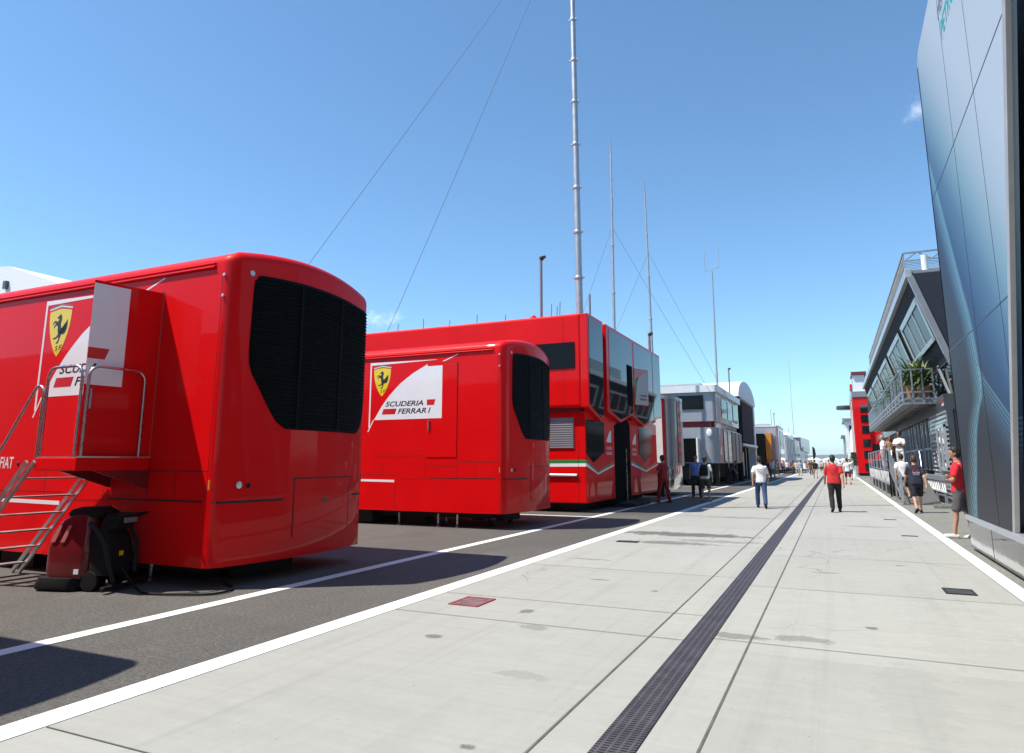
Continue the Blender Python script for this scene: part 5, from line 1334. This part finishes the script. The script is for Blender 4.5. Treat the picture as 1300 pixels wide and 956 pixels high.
person(-1.75,71.8,A(5),'stride','person in black T-shirt and cream shorts walking away beside the drain',(.012,.010,.012),(.52,.48,.38),True,hair='black',skin=1)
G_ = 'crowd of people far along the road'
crowd = [
 (-7.0,98.5,A(20),'stand','far person in white shirt and beige trousers by the orange panel',(.7,.7,.72),(.42,.33,.24),0,'black'),
 (-6.35,99.5,A(190),'idle','far person in lilac shirt and dark trousers by the orange panel',(.35,.2,.3),(.03,.03,.05),0,'brown'),
 (-5.45,93,A(10),'stand','far person in pale pink shirt and black trousers near the white table',(.7,.6,.66),(.012,.012,.014),0,'black'),
 (-4.95,95,A(120),'idle','far person in dark brown top standing at the white table',(.06,.035,.03),(.05,.04,.04),0,'brown'),
 (-4.72,99,A(-15),'stride','far person in tan vest and beige trousers beside the table',(.55,.42,.27),(.48,.36,.25),0,'fair'),
 (-4.5,108,A(175),'step','far person in blue grey top walking towards the camera',(.12,.2,.3),(.05,.09,.15),0,'brown'),
 (-4.1,116,A(170),'stand','far person in navy dress behind the white bin',(.03,.03,.07),(.03,.03,.07),1,'black'),
 (-3.55,112,A(185),'stride','far person in apricot top and white shorts',(.6,.35,.2),(.6,.55,.5),1,'fair'),
 (-2.55,88.6,A(185),'step','far slim person in olive brown clothes in the road centre',(.07,.055,.035),(.04,.032,.025),0,'brown'),
 (-1.70,108,A(190),'stride','far person in mint T-shirt and dark shorts',(.42,.58,.54),(.03,.05,.04),1,'black'),
 (-1.35,126,A(180),'stand','far person in bright red T-shirt right of the mint T-shirt',(.6,.04,.04),(.05,.05,.06),0,'brown'),
 (-.62,80,A(12),'stand','far person in salmon T-shirt half hidden behind the red shirted walker',(.55,.3,.27),(.06,.05,.05),0,'black'),
 (.62,109,A(180),'step','far person in white and navy top on the right half of the road',(.6,.62,.66),(.03,.04,.09),0,'fair'),
 (1.25,120,A(175),'stand','far person in navy shirt near the right white line',(.03,.04,.10),(.25,.22,.17),0,'brown'),
 (-5.6,125,A(30),'stand','far person in grey T-shirt by the white trailers',(.25,.26,.28),(.05,.05,.06),0,'black'),
 (-4.9,135,A(185),'stride','far person in pale yellow top by the white trailers',(.6,.55,.3),(.1,.1,.14),0,'brown'),
 (-3.9,140,A(5),'step','far person in charcoal clothes left of the road centre',(.04,.04,.045),(.03,.03,.035),0,'black'),
 (-2.9,150,A(180),'stride','far person in white dress in the distance',(.68,.68,.68),(.66,.66,.66),1,'fair'),
 (-.4,150,A(180),'step','far person in orange top in the distance',(.6,.22,.05),(.1,.1,.12),0,'brown'),
 (.2,165,A(5),'stride','far person in sky blue shirt in the distance',(.25,.42,.62),(.1,.1,.12),0,'black'),
 (-5.3,104,A(80),'folded','far person in black shirt with folded arms by the silver trailer',(.015,.015,.016),(.06,.07,.1),0,'black'),
 (-6.3,90,A(-60),'idle','far person in dark green top at the dark awning box',(.02,.05,.03),(.02,.02,.025),0,'brown'),
 (-6.9,92.5,A(30),'stand','far person in dark grey overalls next to the awning box',(.035,.035,.04),(.03,.03,.035),0,'black'),
]
crowd += [
 (1.15,66,A(170),'stride','far person in white polo shirt and navy shorts by the right hand line',(.66,.66,.68),(.03,.035,.08),1,'brown'),
 (-5.4,70,A(20),'stand','far person in bright white shirt and grey trousers near the arched pavilion',(.7,.7,.7),(.16,.16,.17),0,'grey'),
 (-5.9,71.5,A(200),'idle','far person in dark red shirt near the arched pavilion',(.24,.02,.03),(.03,.03,.04),0,'black'),
 (-3.6,84,A(185),'stride','far person in light blue shirt and cream trousers left of the drain',(.3,.42,.58),(.5,.46,.38),0,'brown'),
 (-5.9,112,A(15),'stride','far person in cream jacket by the white trailers',(.62,.58,.48),(.05,.05,.07),0,'grey'),
 (-3.2,104,A(10),'step','far person in wine red polo shirt left of the road centre',(.22,.02,.04),(.30,.27,.22),1,'black'),
 (-2.2,132,A(185),'stand','far person in teal shirt beyond the mint T-shirt',(.03,.25,.26),(.06,.06,.08),0,'brown'),
 (-.95,140,A(5),'stride','far person in white cap and grey shirt on the drain line',(.3,.31,.33),(.45,.4,.33),1,'grey'),
 (1.3,88,A(176),'idle','far person in black dress beside the white planter',(.012,.012,.014),(.012,.012,.014),1,'fair'),
 (.95,136,A(180),'step','far person in yellow T-shirt on the right half of the road',(.62,.48,.06),(.07,.08,.12),0,'black'),
 (-5.0,160,A(185),'step','far person in rose pink top in the far left distance',(.6,.25,.3),(.3,.3,.32),0,'brown'),
 (-3.0,172,A(180),'stride','far person in dark blue jacket in the far distance',(.02,.03,.08),(.2,.19,.17),0,'black'),
 (-6.0,147,A(20),'stand','far person in white coat before the pale blue grey trailer',(.68,.68,.68),(.1,.1,.1),0,'black'),
]
for x,y,rz,ps,lab,s_,l_,sh_,hc in crowd:
    person(x,y,rz,ps,lab,s_,l_,bool(sh_),hc,random.choice((0,0,1)),group=G_,h=random.uniform(1.68,1.84),detail=False)
t = thing('folding_table', 'low white folding table among the far crowd', 'table', (-4.0,98.2,0))
MB().box(-.75,.75,-.35,.35,.62,.67).build('tabletop', M['whitep'], t)
for x in (-.65,.65):
    for y in (-.28,.28): MB().box(x-.03,x+.03,y-.03,y+.03,0,.62).build('leg', M['grey'], t)
o = MB().lathe([(0,0),(.17,0),(.21,.62),(.22,.62),(.22,.66),(0,.68)], (0,0,0), 'z', 16).build('waste_bin', M['whitep'], loc=(-3.6,98.2,.67), smooth=40)
tag(o, 'white round bin standing on the low white table', 'bin')
